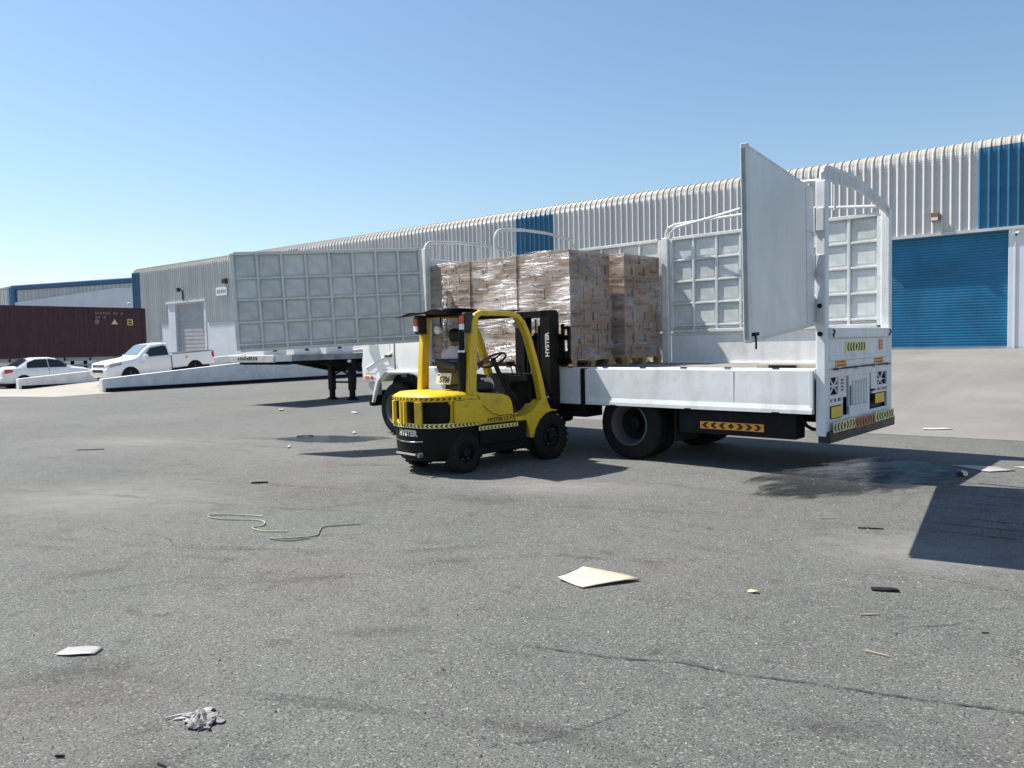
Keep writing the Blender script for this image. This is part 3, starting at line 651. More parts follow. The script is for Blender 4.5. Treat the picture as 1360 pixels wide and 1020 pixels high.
d = MB(); d.prism([(7.78, 1.22), (8.1, 1.22), (8.32, 1.06), (8.74, 1.06), (8.76, 1.3), (8.64, 1.9), (8.5, 2.2), (7.78, 2.2)], 'y', -.032, -.012); DOOR = d.build('door', WHITE2, CAB, bevel=.012)
MB().prism([(7.9, 1.3), (8.13, 1.3), (8.36, 1.15), (8.66, 1.15), (8.68, 1.3), (8.62, 1.7), (7.9, 1.7)], 'y', -.012, -.006).build('door_pressing', WHITE2, DOOR, bevel=.004)
MB().tube([(8.62, -.004, 1.24), (8.2, -.004, 1.4), (7.82, -.004, 1.53)], .014, 6).build('door_crease', WHITE2, DOOR)
B('handle', PLAST, DOOR, (7.84, 8.02, -.012, .03, 1.455, 1.49), bevel=.008); B('seam', PLAST, CAB, (7.762, 7.774, -.034, -.014, 1.22, 2.2))
MB().prism([(7.88, 1.8), (8.56, 1.8), (8.44, 2.15), (7.88, 2.15)], 'y', -.012, -.004).build('side_window', GLASS, DOOR)
MB().add([(8.74, -.15, 1.85), (8.74, -TW + .2, 1.85), (8.55, -TW + .3, 2.65), (8.55, -.25, 2.65)], [(0, 1, 2, 3)]).build('windscreen', WSH, CAB)
o = B('corner_lamp', ORL, CAB, (8.56, 8.66, -.035, .004, 1.04, 1.1), bevel=.01)
MB().lathe([(0, 0), (.04, .0), (.035, .02), (0, .025)], (8.46, -.03, 1.07), (0, 1, 0), 14).build('round_reflector', REDL, CAB)
B('side_vent', PLAST, CAB, (7.4, 7.56, -.03, .022, 1.09, 1.15), bevel=.004)
B('step', GREYDOOR, CAB, (8.46, 8.64, -.25, -.06, .72, .97), bevel=.02); B('step_tread', DARK, CAB, (8.44, 8.68, -.22, -.04, .69, .715)); B('front_bumper', DARK, CAB, (8.7, 8.84, -.2, -TW + .2, .5, .8), bevel=.04)
B('rear_lip', WHITE2, CAB, (6.98, 7.76, -.03, -.018, 1.2, 1.9), bevel=.006)
MB().tube([(8.6, -.03, 2.5), (8.72, .12, 2.45), (8.74, .15, 2.2)], .014).build('mirror_arm', PLAST, CAB); B('mirror', PLAST, CAB, (8.7, 8.76, .06, .24, 1.9, 2.25), bevel=.02)
B('air_tank', DARK, T, (6.4, 7.0, -.5, -.15, .5, .8), bevel=.05)
# a timber and a bar left on the bed by the rear post
bars = empty('loose_timber', TP0 + TF * .6 + Vector((.02, .45, 1.272)), (0, 0, math.atan2(TF.y, TF.x)))
MB().box(-.35, .4, -.04, .05, 0, .05).build('batten', pmat('pale_wood', (.5, .45, .36), .8, var=.15), bars, bevel=.004); o = MB().box(-.12, .22, .06, .1, 0, .035).build('batten', DARK, bars); 
tag(bars, 'pale battens lying on the truck bed beside the rear post', 'timber')

# ================================================================== PALLETS, CARTONS, FILM
print_me = text_mesh('NESCAFÉ', .075, .0006, .001)
def carton_mesh(name, sx, sy, h, kind):
    """carton of sx by sy by h standing on z=0, centred; lettering printed on the two faces seen"""
    m = MB(); g_ = .005; x, y = sx / 2 - g_, sy / 2 - g_; c = .004
    m.box(-x, x, -y, y, .001, h - .002)
    for s in (1, -1):
        m.box(-x * .995, x * .995, s * y, s * (y + .0012), h * .0 + .03, h * .03 + .03, 1)
    bm_faces = []
    def put(o, r, u, sc):
        r = Vector(r); u = Vector(u); n = r.cross(u); o = Vector(o)
        vs = [o + r * (v.co.x * sc) + u * (v.co.y * sc) + n * (v.co.z + .0012) for v in print_me.vertices]
        m.add(vs, [tuple(p.vertices) for p in print_me.polygons], 1)
    if kind in (0, 2):
        for s in (1, -1): put((0, s * y, h * (.62 if kind == 0 else .3)), (-s, 0, 0), (0, 0, 1), min(.9, sx / .4))
        for s in (1, -1): put((s * x, 0, h * (.62 if kind == 0 else .3)), (0, s, 0), (0, 0, 1), min(.8, sy / .42))
    if kind in (1, 2):
        for s in (1, -1):
            a = s * (x + .0012); m.poly([(a, -y * .45, h * .12), (a, -y * .15, h * .12), (a, -y * .15, h * .88), (a, -y * .45, h * .88)], 1)
    if kind == 1:
        for s in (1, -1):
            a = s * (y + .0014); m.poly([(x * .3, a, h * .2), (x * .75, a, h * .2), (x * .75, a, h * .36), (x * .3, a, h * .36)], 1)
    m.poly([(-x, -.025, h - .0012), (x, -.025, h - .0012), (x, .025, h - .0012), (-x, .025, h - .0012)], 2)
    return m.mesh(name, [CARD, CARDP, TAPE], fix=False)
FILM = film_mat()
LX, LW, NL, LH = .985, 1.04, 9, .178
cm = {}
for k, (sx, sy) in enumerate(((LX / 3, LW / 4), (LX / 4 * 1.0, LW / 3))):
    for kind in range(3): cm[(k, kind)] = carton_mesh('carton', sx, sy, LH, kind)
def pallet(x0, w0, label):
    o = empty('pallet', TRUCK.matrix_basis @ Vector((x0 + LX / 2, -(w0 + LW / 2), 1.27)), TRUCK.rotation_euler)
    mb = MB().box(-LX / 2 - .02, LX / 2 + .02, -.05, .05, .128, .148).mesh('deck_board', WOOD, fix=False)
    for i in range(7): inst(mb, 'deck_board', o, (0, -LW / 2 + .05 + i * (LW - .1) / 6, 0))
    bb = MB().box(-.05, .05, -LW / 2, LW / 2, .108, .1275).mesh('cross_board', WOOD, fix=False)
    bl = MB().box(-.05, .05, -.05, .05, .022, .1075).mesh('block', WOOD, fix=False)
    rl = MB().box(-LX / 2 - .02, LX / 2 + .02, -.05, .05, .002, .0215).mesh('runner', WOOD, fix=False)
    for x in (-LX / 2 + .03, 0, LX / 2 - .03):
        inst(bb, 'cross_board', o, (x, 0, 0))
        for y in (-LW / 2 + .06, 0, LW / 2 - .06): inst(bl, 'block', o, (x, y, 0))
    for y in (-LW / 2 + .06, 0, LW / 2 - .06): inst(rl, 'runner', o, (0, y, 0))
    return tag(o, label, 'pallet', 'pallets under the carton stacks')
def stack(x0, w0, label, group, lean=0., layers=NL, shows=('near', 'rear'), fl=''):
    top = 0
    for L in range(layers):
        k = L % 2; nx, ny = ((3, 4), (4, 3))[k]; sx, sy = LX / nx, LW / ny
        for i in range(nx):
            for j in range(ny):
                vis = L == layers - 1 or (j == 0) or (i == 0 and 'rear' in shows) or (i == nx - 1 and 'front' in shows) or (j == ny - 1 and 'far' in shows)
                if not vis: continue
                jx, jy = random.uniform(-.006, .006), random.uniform(-.006, .006)
                lo = Vector((x0 + (i + .5) * sx + jx + lean * L * .006, -(w0 + (j + .5) * sy) + jy, 1.4185 + L * LH))
                kd = random.choice((0, 0, 1, 2)) if k == 0 else random.choice((0, 1, 1, 2))
                o = inst(cm[(k, kd)], 'carton', None, TRUCK.matrix_basis @ lo, (0, 0, TRUCK.rotation_euler.z + random.uniform(-.008, .008)))
                tag(o, ('lettered', 'dark striped', 'lettered and striped')[kd] + ' brown carton, ' + ('bottom', 'second', 'third', 'fourth', 'fifth', 'sixth', 'seventh', 'eighth', 'top')[L] + ' layer of ' + label, 'carton', group)
    # stretch film: a loose closed band round the stack, and its folded lip on top
    m = MB(); H = layers * LH; per = [(x0 - .014, w0 - .014), (x0 + LX + .014, w0 - .014), (x0 + LX + .014, w0 + LW + .014), (x0 - .014, w0 + LW + .014)]
    nu, nv = 120, 60; ph = random.uniform(0, 9)
    def fn(u, v):
        t = (u % 1) * 4; i = int(t) % 4; f = t - int(t); a, b = per[i], per[(i + 1) % 4]
        x = a[0] + (b[0] - a[0]) * f; w = a[1] + (b[1] - a[1]) * f; n_ = ((0, -1), (1, 0), (0, 1), (-1, 0))[i]
        z = 1.36 + v * (H + .07)
        e = min(f, 1 - f) * 2; amp = .012 * min(1, e * 4)
        q = math.sin(z * 37 + ph + 3 * math.sin(x * 2.3 + w * 3.1)) * .5 + math.sin(z * 83 + x * 9 - w * 7 + ph * 2) * .3 + math.sin((x + w) * 17 + z * 14) * .3
        dd = amp * (q * .5 + .35); zz = z + .012 * math.sin(u * 25.1 + v * 4)
        return (x + n_[0] * dd + lean * (z - 1.42) / LH * .006, -(w + n_[1] * dd), zz)
    m.grid(nu, nv, fn); o = m.build('stretch_film', FILM, None, smooth=60, fix=False)
    o.matrix_world = TRUCK.matrix_basis
    tag(o, 'crinkled clear film around ' + fl, 'stretch film', 'film around the carton stacks')
SX = (3.76, 4.82, 5.86)
names = ('the pallet stack behind the forklift mast', 'the middle stack behind the forklift cab roof', 'the stack tight against the truck headboard')
for x, nmx, la in zip(SX, names, (.25, -.1, 0)):
    pallet(x, .1, 'wooden pallet under ' + nmx)
    stack(x, .1, nmx, 'cartons of ' + nmx, la, shows=('near', 'rear') if x == SX[0] else ('near',) if x != SX[2] else ('near', 'front'), fl=nmx)
pallet(3.58, 1.25, 'wooden pallet with pale end blocks under the stack beside the far side gate')
stack(3.58, 1.25, 'the stack beside the far side gate', 'cartons of the stack beside the far side gate', .1, shows=('near', 'rear'), fl='the stack beside the far side gate')

# ================================================================== FORKLIFT
FA = R(80); FF = Vector((math.cos(FA), math.sin(FA), 0)); FR = Vector((FF.y, -FF.x, 0))
FO = Vector((-6.16, 8.94, 0)) - FR * .58
FK = empty('forklift', FO, (0, 0, FA)); tag(FK, 'worn yellow and black counterbalance forklift parked against the truck bed', 'forklift')
def plan(o=0., y=.56):
    h = [(-1.30, y), (-1.70, y)] + [(-1.70 - .38 * math.sin(R(t)) , y - .40 * (1 - math.cos(R(t)))) for t in (18, 34, 50, 66, 82)] + [(-2.1, y - .46)]
    h = [(x - (o if x < -1.4 else 0), yy + o) for x, yy in h]
    return h + [(x, -yy) for x, yy in h[::-1]]
def loft(mb, rings, m=0, cap=True):
    n = len(rings[0]); vs = [p for r_ in rings for p in r_]
    fs = [(i * n + k, i * n + (k + 1) % n, (i + 1) * n + (k + 1) % n, (i + 1) * n + k) for i in range(len(rings) - 1) for k in range(n)]
    if cap: fs += [tuple(range(n))[::-1], tuple(range((len(rings) - 1) * n, len(rings) * n))]
    mb.add(vs, fs, m); return mb
cw = MB(); loft(cw, [[(x, y, z) for x, y in plan(o)] for o, z in ((-.07, .17), (-.03, .24), (-.02, .4), (-.015, .6))])
CW = cw.build('counterweight', BLACK, FK, bevel=.015, smooth=35)
def cwx(y):
    P_ = [(yy, x) for x, yy in plan(-.015)]; P_.sort()
    for (y0, x0), (y1, x1) in zip(P_, P_[1:]):
        if y0 <= y <= y1 and y1 > y0: return x0 + (x1 - x0) * (y - y0) / (y1 - y0)
    return -2.08
bo = text_part('HYSTER', .105, pmat('badge_white', (.6, .58, .52), .5), CW, (0, -.02, .53), (0, -1, 0), (0, 0, 1), bold=.005)
for vv in bo.data.vertices: vv.co.x = cwx(vv.co.y) - .003 + vv.co.x
MB().tube([(cwx(y_) - .004, y_, .42 + .2 * y_ * y_) for y_ in (.3, .2, .1, 0, -.1, -.2, -.3)], .008, 6).build('badge_line', CHROME, CW)
B('tow_slot', pmat('slot_grey', (.45, .44, .42), .5), CW, (-2.10, -2.08, -.2, .22, .255, .275))
MB().cyl((-2.06, -.3, .27), (-2.12, -.3, .27), .03).build('tow_pin', RIM, CW)
# yellow upper rear shell with open vents: rim, pillars, top slab, dark radiator inside
loft(MB(), [[(x, y, z) for x, y in plan(-.05)] for z in (.6, 1.0)]).build('radiator_core', BLACK, FK)
def ring_band(name, z0, z1, mat=YEL, o=0., t=.05):
    a = plan(o); b = plan(o - t); n = len(a); m = MB()
    vs = [(x, y, z0) for x, y in a] + [(x, y, z1) for x, y in a] + [(x, y, z0) for x, y in b] + [(x, y, z1) for x, y in b]
    fs = []
    for k in range(n - 1):
        fs += [(k, k + 1, n + k + 1, n + k), (2 * n + k + 1, 2 * n + k, 3 * n + k, 3 * n + k + 1), (n + k, n + k + 1, 3 * n + k + 1, 3 * n + k), (k + 1, k, 2 * n + k, 2 * n + k + 1)]
    fs += [(0, n, 3 * n, 2 * n), (n - 1, 3 * n - 1, 4 * n - 1, 2 * n - 1)]
    m.add(vs, fs); return m.build(name, mat, FK, bevel=.008)
ring_band('shell_rim', .605, .655)
sl_ = MB(); loft(sl_, [[(x, y, z) for x, y in plan(o)] for o, z in ((0, .935), (.004, .95), (-.005, 1.005), (-.06, 1.045))]); sl_.build('rear_hood', YEL, FK, smooth=30, bevel=.012)
def wallseg(p, q, name='pillar'):
    m = MB(); d = (Vector(q) - Vector(p)); n_ = Vector((d.y, -d.x)).normalized() * .045
    c = Vector(((p[0] + q[0]) / 2 + 1.5, (p[1] + q[1]) / 2))
    if n_.dot(c) > 0: n_ = -n_
    m.add([(p[0], p[1], .65), (q[0], q[1], .65), (q[0], q[1], .94), (p[0], p[1], .94), (p[0] - n_.x, p[1] - n_.y, .65), (q[0] - n_.x, q[1] - n_.y, .65), (q[0] - n_.x, q[1] - n_.y, .94), (p[0] - n_.x, p[1] - n_.y, .94)],
          [(0, 1, 2, 3), (4, 7, 6, 5), (0, 4, 5, 1), (2, 6, 7, 3), (0, 3, 7, 4), (1, 5, 6, 2)])
    return m.build(name, YEL, FK, bevel=.006)
for s in (1, -1):
    wallseg((-1.30, s * .56), (-1.74, s * .558)); wallseg((-2.035, s * .30), (-2.075, s * .215)); 
    m = MB(); m.prism([(-1.74, .65), (-1.80, .65), (-1.765, .70), (-1.755, .87), (-1.80, .94), (-1.74, .94)], 'y', s * .51, s * .55); m.build('pillar', YEL, FK)
for s in (1, -1): wallseg((-2.1, s * .055), (-2.1, s * .02))
tp = [(x, y, .62) for x, y in plan(.003)]
def radial(p):
    v = Vector((p.x + 1.55, p.y, 0)); v = Vector((0, v.y, 0)) if p.x > -1.72 else v
    return v.normalized()
chevrons('hazard_tape', FK, [(x, y, .605) for x, y in plan(.003)][1:], .058, (0, 0, 1), radial, REFY, MARK, .062, flip=-1)
chevrons('hazard_tape', FK, [(x, y, .952) for x, y in plan(.006)][2:-1] + [(-1.58, -.567, .952)], .042, (0, 0, 1), radial, YEL, MARK, .075, flip=1)
for s in (1, -1):
    o = MB().prism([(-1.375, .605), (-1.44, .9), (-1.40, 1.03), (-1.2, 1.015), (-.9, .985), (-.79, .94), (-.745, .86), (-.70, .605)], 'y', s * .50, s * .575).build('side_panel', YEL, FK, bevel=.025)
    MB().tube([(-1.36, s * .577, 1.0), (-1.28, s * .578, .86), (-1.12, s * .578, .74), (-.98, s * .578, .70), (-.75, s * .578, .70)], .005, 5).build('panel_seam', MARK, o)
    MB().prism([(-.70, .60), (-.70, .66), (-.52, .66), (-.36, .73), (-.22, .86), (-.1, .86), (-.02, .72), (.1, .7), (.1, .68), (-.0, .69), (-.13, .66), (-.25, .58), (-.33, .46), (-.37, .35), (-.43, .35), (-.45, .48), (-.5, .60)], 'y', s * .33, s * .585).build('front_fender', YEL, FK, bevel=.012)
    chevrons('hazard_tape', FK, [(-.66, s * .577, .535), (-1.35, s * .577, .535)][::-1], .05, (0, 0, 1), lambda p, s=s: Vector((0, s, 0)), REFY, MARK, .062, flip=-1)
    if s < 0: text_part('HYSTER 2.5 FT', .075, MARK, o, (-.96, -.579, .655), (1, 0, 0), (0, 0, 1), bold=.001)
B('chassis', BLACK, FK, (-1.35, .0, -.5, .5, .2, .61), (-.7, .2, -.32, .32, .25, .64), bevel=.02)
[B('chassis_skirt', BLACK, FK, q, bevel=.01) for q in ((-1.32, -.5, -.572, -.5, .34, .6), (-1.32, -.5, .5, .572, .34, .6))]
B('floor_plate', DARK, FK, (-.75, -.1, -.5, .5, .6, .645))
B('engine_cover', BLACK, FK, (-1.4, -.78, -.5, .5, .61, 1.0), bevel=.03)
B('dashboard', BLACK, FK, (-.28, -.02, -.42, .42, .64, 1.22), bevel=.03)
def fpart(name, mb, mat, **k): return mb.build(name, mat, FK, **k)
# seat
S = MB(); S.box(-1.26, -.78, -.26, .26, 1.0, 1.13); SEAT = S.build('seat', PLAST, FK, bevel=.05)
MB().prism([(-1.2, 1.1), (-1.28, 1.1), (-1.42, 1.42), (-1.40, 1.47), (-1.32, 1.46)], 'y', -.26, .26).build('backrest', PLAST, SEAT, bevel=.03)
MB().tube([(-1.42, .26, 1.43), (-1.42, -.24, 1.36)], .045, 8).build('backrest_bar', PLAST, SEAT)
PL = MB(); PL.box(-.002, .002, -.16, .16, -.075, .075); PLo = PL.build('number_plate', pmat('plate_cream', (.66, .62, .48), .5, dirt=.3), FK); PLo.location = (-1.46, -.0, 1.2); PLo.rotation_euler = (0, R(10), 0)
text_part('5706', .11, MARK, PLo, (-.004, -.03, -.015), (0, -1, 0), (0, 0, 1), bold=.003)
B('plate_mark', MARK, PLo, (-.005, -.002, .08, .14, .045, .06))
# overhead guard
gp = [(-1.43, 1.0), (-1.40, 1.5), (-1.36, 1.95), (-1.33, 2.02), (-1.25, 2.055), (-.72, 2.05), (-.6, 2.02), (-.5, 1.93), (-.40, 1.75), (-.28, 1.4), (-.19, 1.1), (-.13, .84), (-.1, .74)]
th = [.13, .115, .10, .08, .07, .06, .065, .07, .075, .085, .09, .1, .11]
for s in (1, -1): fpart('guard_rail', MB().sweep(gp, .11, th, s * .515), YEL, bevel=.012, smooth=25)
m = MB(); m.box(-1.36, -1.26, -.5, .5, 2.03, 2.09); m.box(-.66, -.56, -.5, .5, 2.0, 2.05)
for k in range(6): m.box(-1.27, -.6, -.42 + k * .165, -.39 + k * .165, 2.035, 2.065)
m.build('roof_bars', BLACK, FK)
def roof(u, v): 
    x = -1.78 + 1.36 * u; y = -.45 + 1.05 * v
    return (x, y, 2.098 + .02 * math.sin(u * 7 + v * 5) + .018 * math.sin(v * 11) * (1 - u) - .05 * max(0, .25 - u) * (1 + v))
m = MB(); m.grid(14, 12, roof); o = m.build('roof_sheet', BLACK, FK, smooth=60, fix=False); sm = o.modifiers.new('solid', 'SOLIDIFY'); sm.thickness = .012
for y in (.5, -.5):
    B('lamp_housing', PLAST, FK, (-1.52, -1.38, y - .06, y + .06, 1.8, 2.06), bevel=.02)
    o = B('rear_lamp', REDL, FK, (-1.545, -1.52, y - .045, y + .045, 1.92, 2.02), bevel=.008); B('reverse_lens', LENS, o, (-1.545, -1.52, y - .045, y + .045, 1.84, 1.918), bevel=.008)
m = MB(); m.lathe([(0, 0), (.05, 0), (.06, .03), (.03, .09), (0, .1)], (-1.38, .24, 1.86), (1, 0, -.1), 14); m.build('work_lamp', LENS, FK); MB().tube([(-1.3, .24, 1.86), (-1.3, .24, 2.03)], .012).build('lamp_stem', PLAST, FK)
MB().lathe([(0, 0), (.06, 0), (.07, .03), (.04, .09), (0, .1)], (-.42, -.4, 1.93), (-1, 0, -.3), 14).build('work_lamp', pmat('lamp_grey', (.4, .42, .42), .3), FK)
MB().tube([(-1.28, .1, 2.0), (-1.3, .12, 1.9), (-1.27, .15, 1.82), (-1.29, .1, 1.76)], .006, 5).build('loose_wire', PLAST, FK)
ex = MB(); ex.cyl((-1.5, -.45, 1.0), (-1.5, -.45, 1.56), .052); ex.cyl((-1.5, -.45, 1.56), (-1.5, -.45, 2.02), .036); ex.build('exhaust_stack', DARK, FK, smooth=40); MB().cyl((-1.5, -.45, 1.55), (-1.5, -.45, 1.575), .055).build('exhaust_clamp', CHROME, FK)
# steering
m = MB(); c = Vector((-.55, .02, 1.42)); u = Vector((.75, 0, .45)).normalized(); w = Vector((0, 1, 0))
ringp = [c + (u * math.cos(R(15 * k)) + w * math.sin(R(15 * k))) * .19 for k in range(24)]
m.tube(ringp, .016, 8, close=True)
for k in (0, 8, 16): m.tube([c, ringp[k]], .012, 6)
m.lathe([(0, 0), (.05, .01), (.03, .03), (0, .035)], c, Vector((-.45, 0, .75)), 12); SW = m.build('steering_wheel', PLAST, FK, smooth=40)
MB().tube([c, (-.3, .02, .95)], .035).build('steering_column', PLAST, FK)
B('lever_box', PLAST, FK, (-.4, -.3, -.42, -.12, 1.12, 1.2), bevel=.01)
for k in range(3): m = MB().tube([(-.36, -.36 + k * .09, 1.18), (-.4, -.36 + k * .09, 1.33)], .008); m.lathe([(0, 0), (.02, .01), (.02, .03), (0, .04)], (-.4, -.36 + k * .09, 1.32), (-.2, 0, 1), 8); m.build('lever', BLACK, FK)
# mast
for s in (1, -1):
    fpart('mast_upright', MB().prism([(.20, s * .37), (.36, s * .37), (.36, s * .34), (.24, s * .34), (.24, s * .17), (.20, s * .17)], 'z', .12, 2.12), BLACK, bevel=.006)
    fpart('inner_upright', MB().prism([(.27, s * .33), (.43, s * .33), (.43, s * .24), (.40, s * .24), (.40, s * .3), (.27, s * .3)], 'z', .2, 2.09), BLACK, bevel=.006)
    fpart('lift_cylinder', MB().cyl((.25, s * .12, .2), (.25, s * .12, 1.9), .04), BLACK, smooth=40)
    fpart('tilt_cylinder', MB().cyl((-.1, s * .28, .62), (.2, s * .34, .85), .04), BLACK, smooth=40)
[B('mast_crossbar', BLACK, FK, q, bevel=.008) for q in ((.2, .3, -.34, .34, 2.02, 2.12), (.2, .26, -.3, .3, 1.0, 1.1), (.2, .3, -.34, .34, .2, .34))]
for y in (-.05, .05): MB().tube([(.33, y, .4), (.33, y, 2.0)], .012, 5).build('lift_chain', DARK, FK)
MB().tube([(.19, -.05, 1.5), (.1, -.08, 1.3), (.08, -.1, 1.1), (.14, -.1, .9)], .012, 6).build('hydraulic_hose', pmat('hose_grey', (.35, .35, .34), .5), FK)
text_part('HYSTER', .1, pmat('badge_white', (.6, .58, .52), .5), FK, (.198, -.315, 1.62), (0, 0, 1), (0, 1, 0), bold=.004).scale = (1, 1, 1)
CR = B('carriage', BLACK, FK, (.43, .49, -.52, .52, 1.68, 1.76), (.43, .49, -.52, .52, 1.33, 1.41), (.43, .48, -.2, -.14, 1.3, 1.8), (.43, .48, .14, .2, 1.3, 1.8), bevel=.006)
for s in (1, -1):
    m = MB(); m.box(.42, .47, s * .50, s * .53, 1.36, 1.88); m.box(.42, .47, s * .38, s * .41, 1.36, 1.92); m.box(.42, .47, s * .38, s * .53, 1.84, 1.88); m.box(.42, .47, s * .38, s * .53, 1.36, 1.42); m.box(.42, .47, s * .41, s * .46, 1.42, 1.52); m.build('load_backrest', BLACK, CR)
    f_ = MB(); y = s * .24; f_.prism([(.50, 1.78), (.535, 1.78), (.54, 1.352), (1.56, 1.338), (1.56, 1.328), (.50, 1.312)], 'y', y - .05, y + .05); f_.build('fork', BLACK, FK, bevel=.004)
def fk_wheel(x, y, r, w, s):
    m = MB(); m.lathe([(r * .58, -w / 2), (r * .86, -w / 2), (r * .97, -w * .4), (r, -w * .25), (r, w * .25), (r * .97, w * .4), (r * .86, w / 2), (r * .58, w / 2)], (x, y, r), (0, s, 0), 36)
    for k in range(24):
        a = R(15 * k); t = Vector((-math.sin(a), 0, math.cos(a))); rad = Vector((math.cos(a), 0, math.sin(a))); cc = Vector((x, y, r)) + rad * (r * .985)
        vs = []
        for dx in (-.018, .018):
            for dy in (-.5, .5):
                for dr in (-.01, .012): vs.append(cc + t * dx + Vector((0, dy * w * .9, 0)) + rad * dr)
        m.add(vs, [(0, 1, 3, 2), (4, 6, 7, 5), (0, 4, 5, 1), (2, 3, 7, 6), (1, 5, 7, 3), (0, 2, 6, 4)])
    t = m.build('wheel', RUBBER, FK)
    rm = MB().lathe([(r * .585, -w / 2), (r * .585, w / 2), (r * .5, w / 2 - .01), (r * .46, w / 2 - .06), (r * .2, w / 2 - .05), (r * .2, w / 2), (0, w / 2 + .01)], (x, y, r), (0, s, 0), 28); rm.build('rim', DARK, t, smooth=30)
    nm = MB()
    for k in range(6):
        a = R(60 * k); nm.cyl((x + math.cos(a) * r * .34, y + s * (w / 2 - .055), r + math.sin(a) * r * .34), (x + math.cos(a) * r * .34, y + s * (w / 2 - .025), r + math.sin(a) * r * .34), .012, n=6)
    nm.build('wheel_nut', RIM, t)['kind'] = 'stuff'
for s in (1, -1): fk_wheel(0, s * .46, .33, .23, s); fk_wheel(-1.54, s * .47, .265, .17, s)
B('steer_axle', BLACK, FK, (-1.62, -1.46, -.42, .42, .2, .32))
MB().tube([(-.5, -.55, .38), (-.44, -.57, .4), (-.38, -.58, .385)], .012, 5).build('hose_end', RIM, FK)

# driver -----------------------------------------------------------------
def skin_body():
    V = []; E = []; Rd = []
    def v(p, r, par=None):
        V.append(p); Rd.append(r)
        if par is not None: E.append((par, len(V) - 1))
        return len(V) - 1
    pel = v((-1.02, 0, 1.2), .15); wa = v((-1.06, 0, 1.36), .14, pel); ch = v((-1.06, 0, 1.5), .155, wa); nb = v((-1.04, 0, 1.6), .09, ch); nk = v((-1.02, 0, 1.66), .052, nb)
    hd = v((-.995, 0, 1.73), .075, nk); hm = v((-1.0, 0, 1.785), .085, hd); ht = v((-1.01, 0, 1.83), .06, hm)
    for s in (1, -1):
        sh = v((-1.05, s * .17, 1.545), .075, ch); el = v((-.93, s * .26, 1.31), .05, sh); wr = v((-.68, s * .17, 1.40), .034, el)
        ha = v((-.61, s * .165, 1.435), .036, wr)
        for k in range(4): 
            a = v((-.575, s * .165 + (k - 1.5) * .02, 1.46), .011, ha); v((-.545 + .006 * k, s * .165 + (k - 1.5) * .022, 1.445 - .004 * k), .009, a)
        t_ = v((-.615, s * .13, 1.45), .013, ha); v((-.58, s * .12, 1.44), .01, t_)
        hp = v((-.98, s * .1, 1.18), .1, pel); kn = v((-.56, s * .15, 1.16), .066, hp); an = v((-.44, s * .14, .76), .045, kn); ft = v((-.40, s * .14, .7), .045, an); v((-.28, s * .14, .685), .035, ft)
    me = bpy.data.meshes.new('body'); me.from_pydata(V, E, []); o = bpy.data.objects.new('body', me); col.objects.link(o)
    o.modifiers.new('skin', 'SKIN'); o.modifiers['skin'].use_smooth_shade = True
    for i, r_ in enumerate(Rd): me.skin_vertices[0].data[i].radius = (r_, r_); me.skin_vertices[0].data[i].use_root = (i == 0)
    ss = o.modifiers.new('sub', 'SUBSURF'); ss.levels = 2; ss.render_levels = 2
    dg = bpy.context.evaluated_depsgraph_get(); ev = o.evaluated_get(dg); out = bpy.data.meshes.new_from_object(ev)
    bpy.data.objects.remove(o); return out
bme = skin_body(); bme.materials.clear()
for mt in (SKINM, SHIRT, PANTS, MAROON): bme.materials.append(mt)
for p in bme.polygons:
    c = p.center
    if c.z > 1.635: i = 0
    elif c.z < .8: i = 3
    elif c.z < 1.25 and c.x > -1.25 and not (abs(c.y) > .2 and c.x > -1.0): i = 2
    elif c.x > -.86 and c.z > 1.3: i = 0 if c.x > -.7 else 3
    else: i = 1
    p.material_index = i
for vv in bme.vertices:       # face: nose, brow and chin pulled out of the head
    c = vv.co
    if c.z > 1.69 and c.x > -.95 and abs(c.y) < .02 and 1.73 < c.z < 1.78: c.x += .022
    if 1.69 < c.z < 1.72 and c.x > -.95: c.x += .012
bme.shade_smooth()
DRV = empty('person', FO + FF * -.14 - FR * .1, (0, 0, FA)); o = bpy.data.objects.new('body', bme); col.objects.link(o); o.parent = DRV
tag(DRV, 'person in a pale shirt seated in the forklift cab, arms on the steering wheel', 'person')
m = MB(); m.lathe([(.0, .0), (.06, .005), (.088, .04), (.096, .09), (.088, .14), (.055, .175), (0, .185)], (-1.02, 0, 1.69), (-.08, 0, 1), 18)
hb = m.build('hair', HAIR, DRV, smooth=60)
for vv in hb.data.vertices:
    if vv.co.x > -.965 and vv.co.z < 1.8: vv.co.x = -.965
MB().lathe([(0, 0), (.012, 0), (.016, .012), (0, .018)], (-.915, .03, 1.775), (1, .2, 0), 8).build('eye', LENS, DRV); MB().lathe([(0, 0), (.012, 0), (.016, .012), (0, .018)], (-.915, -.03, 1.775), (1, -.2, 0), 8).build('eye', LENS, DRV)
for s in (1, -1): MB().lathe([(0, 0), (.025, 0), (.02, .018), (0, .02)], (-1.0, s * .085, 1.755), (0, s, 0), 8).build('ear', SKINM, DRV)

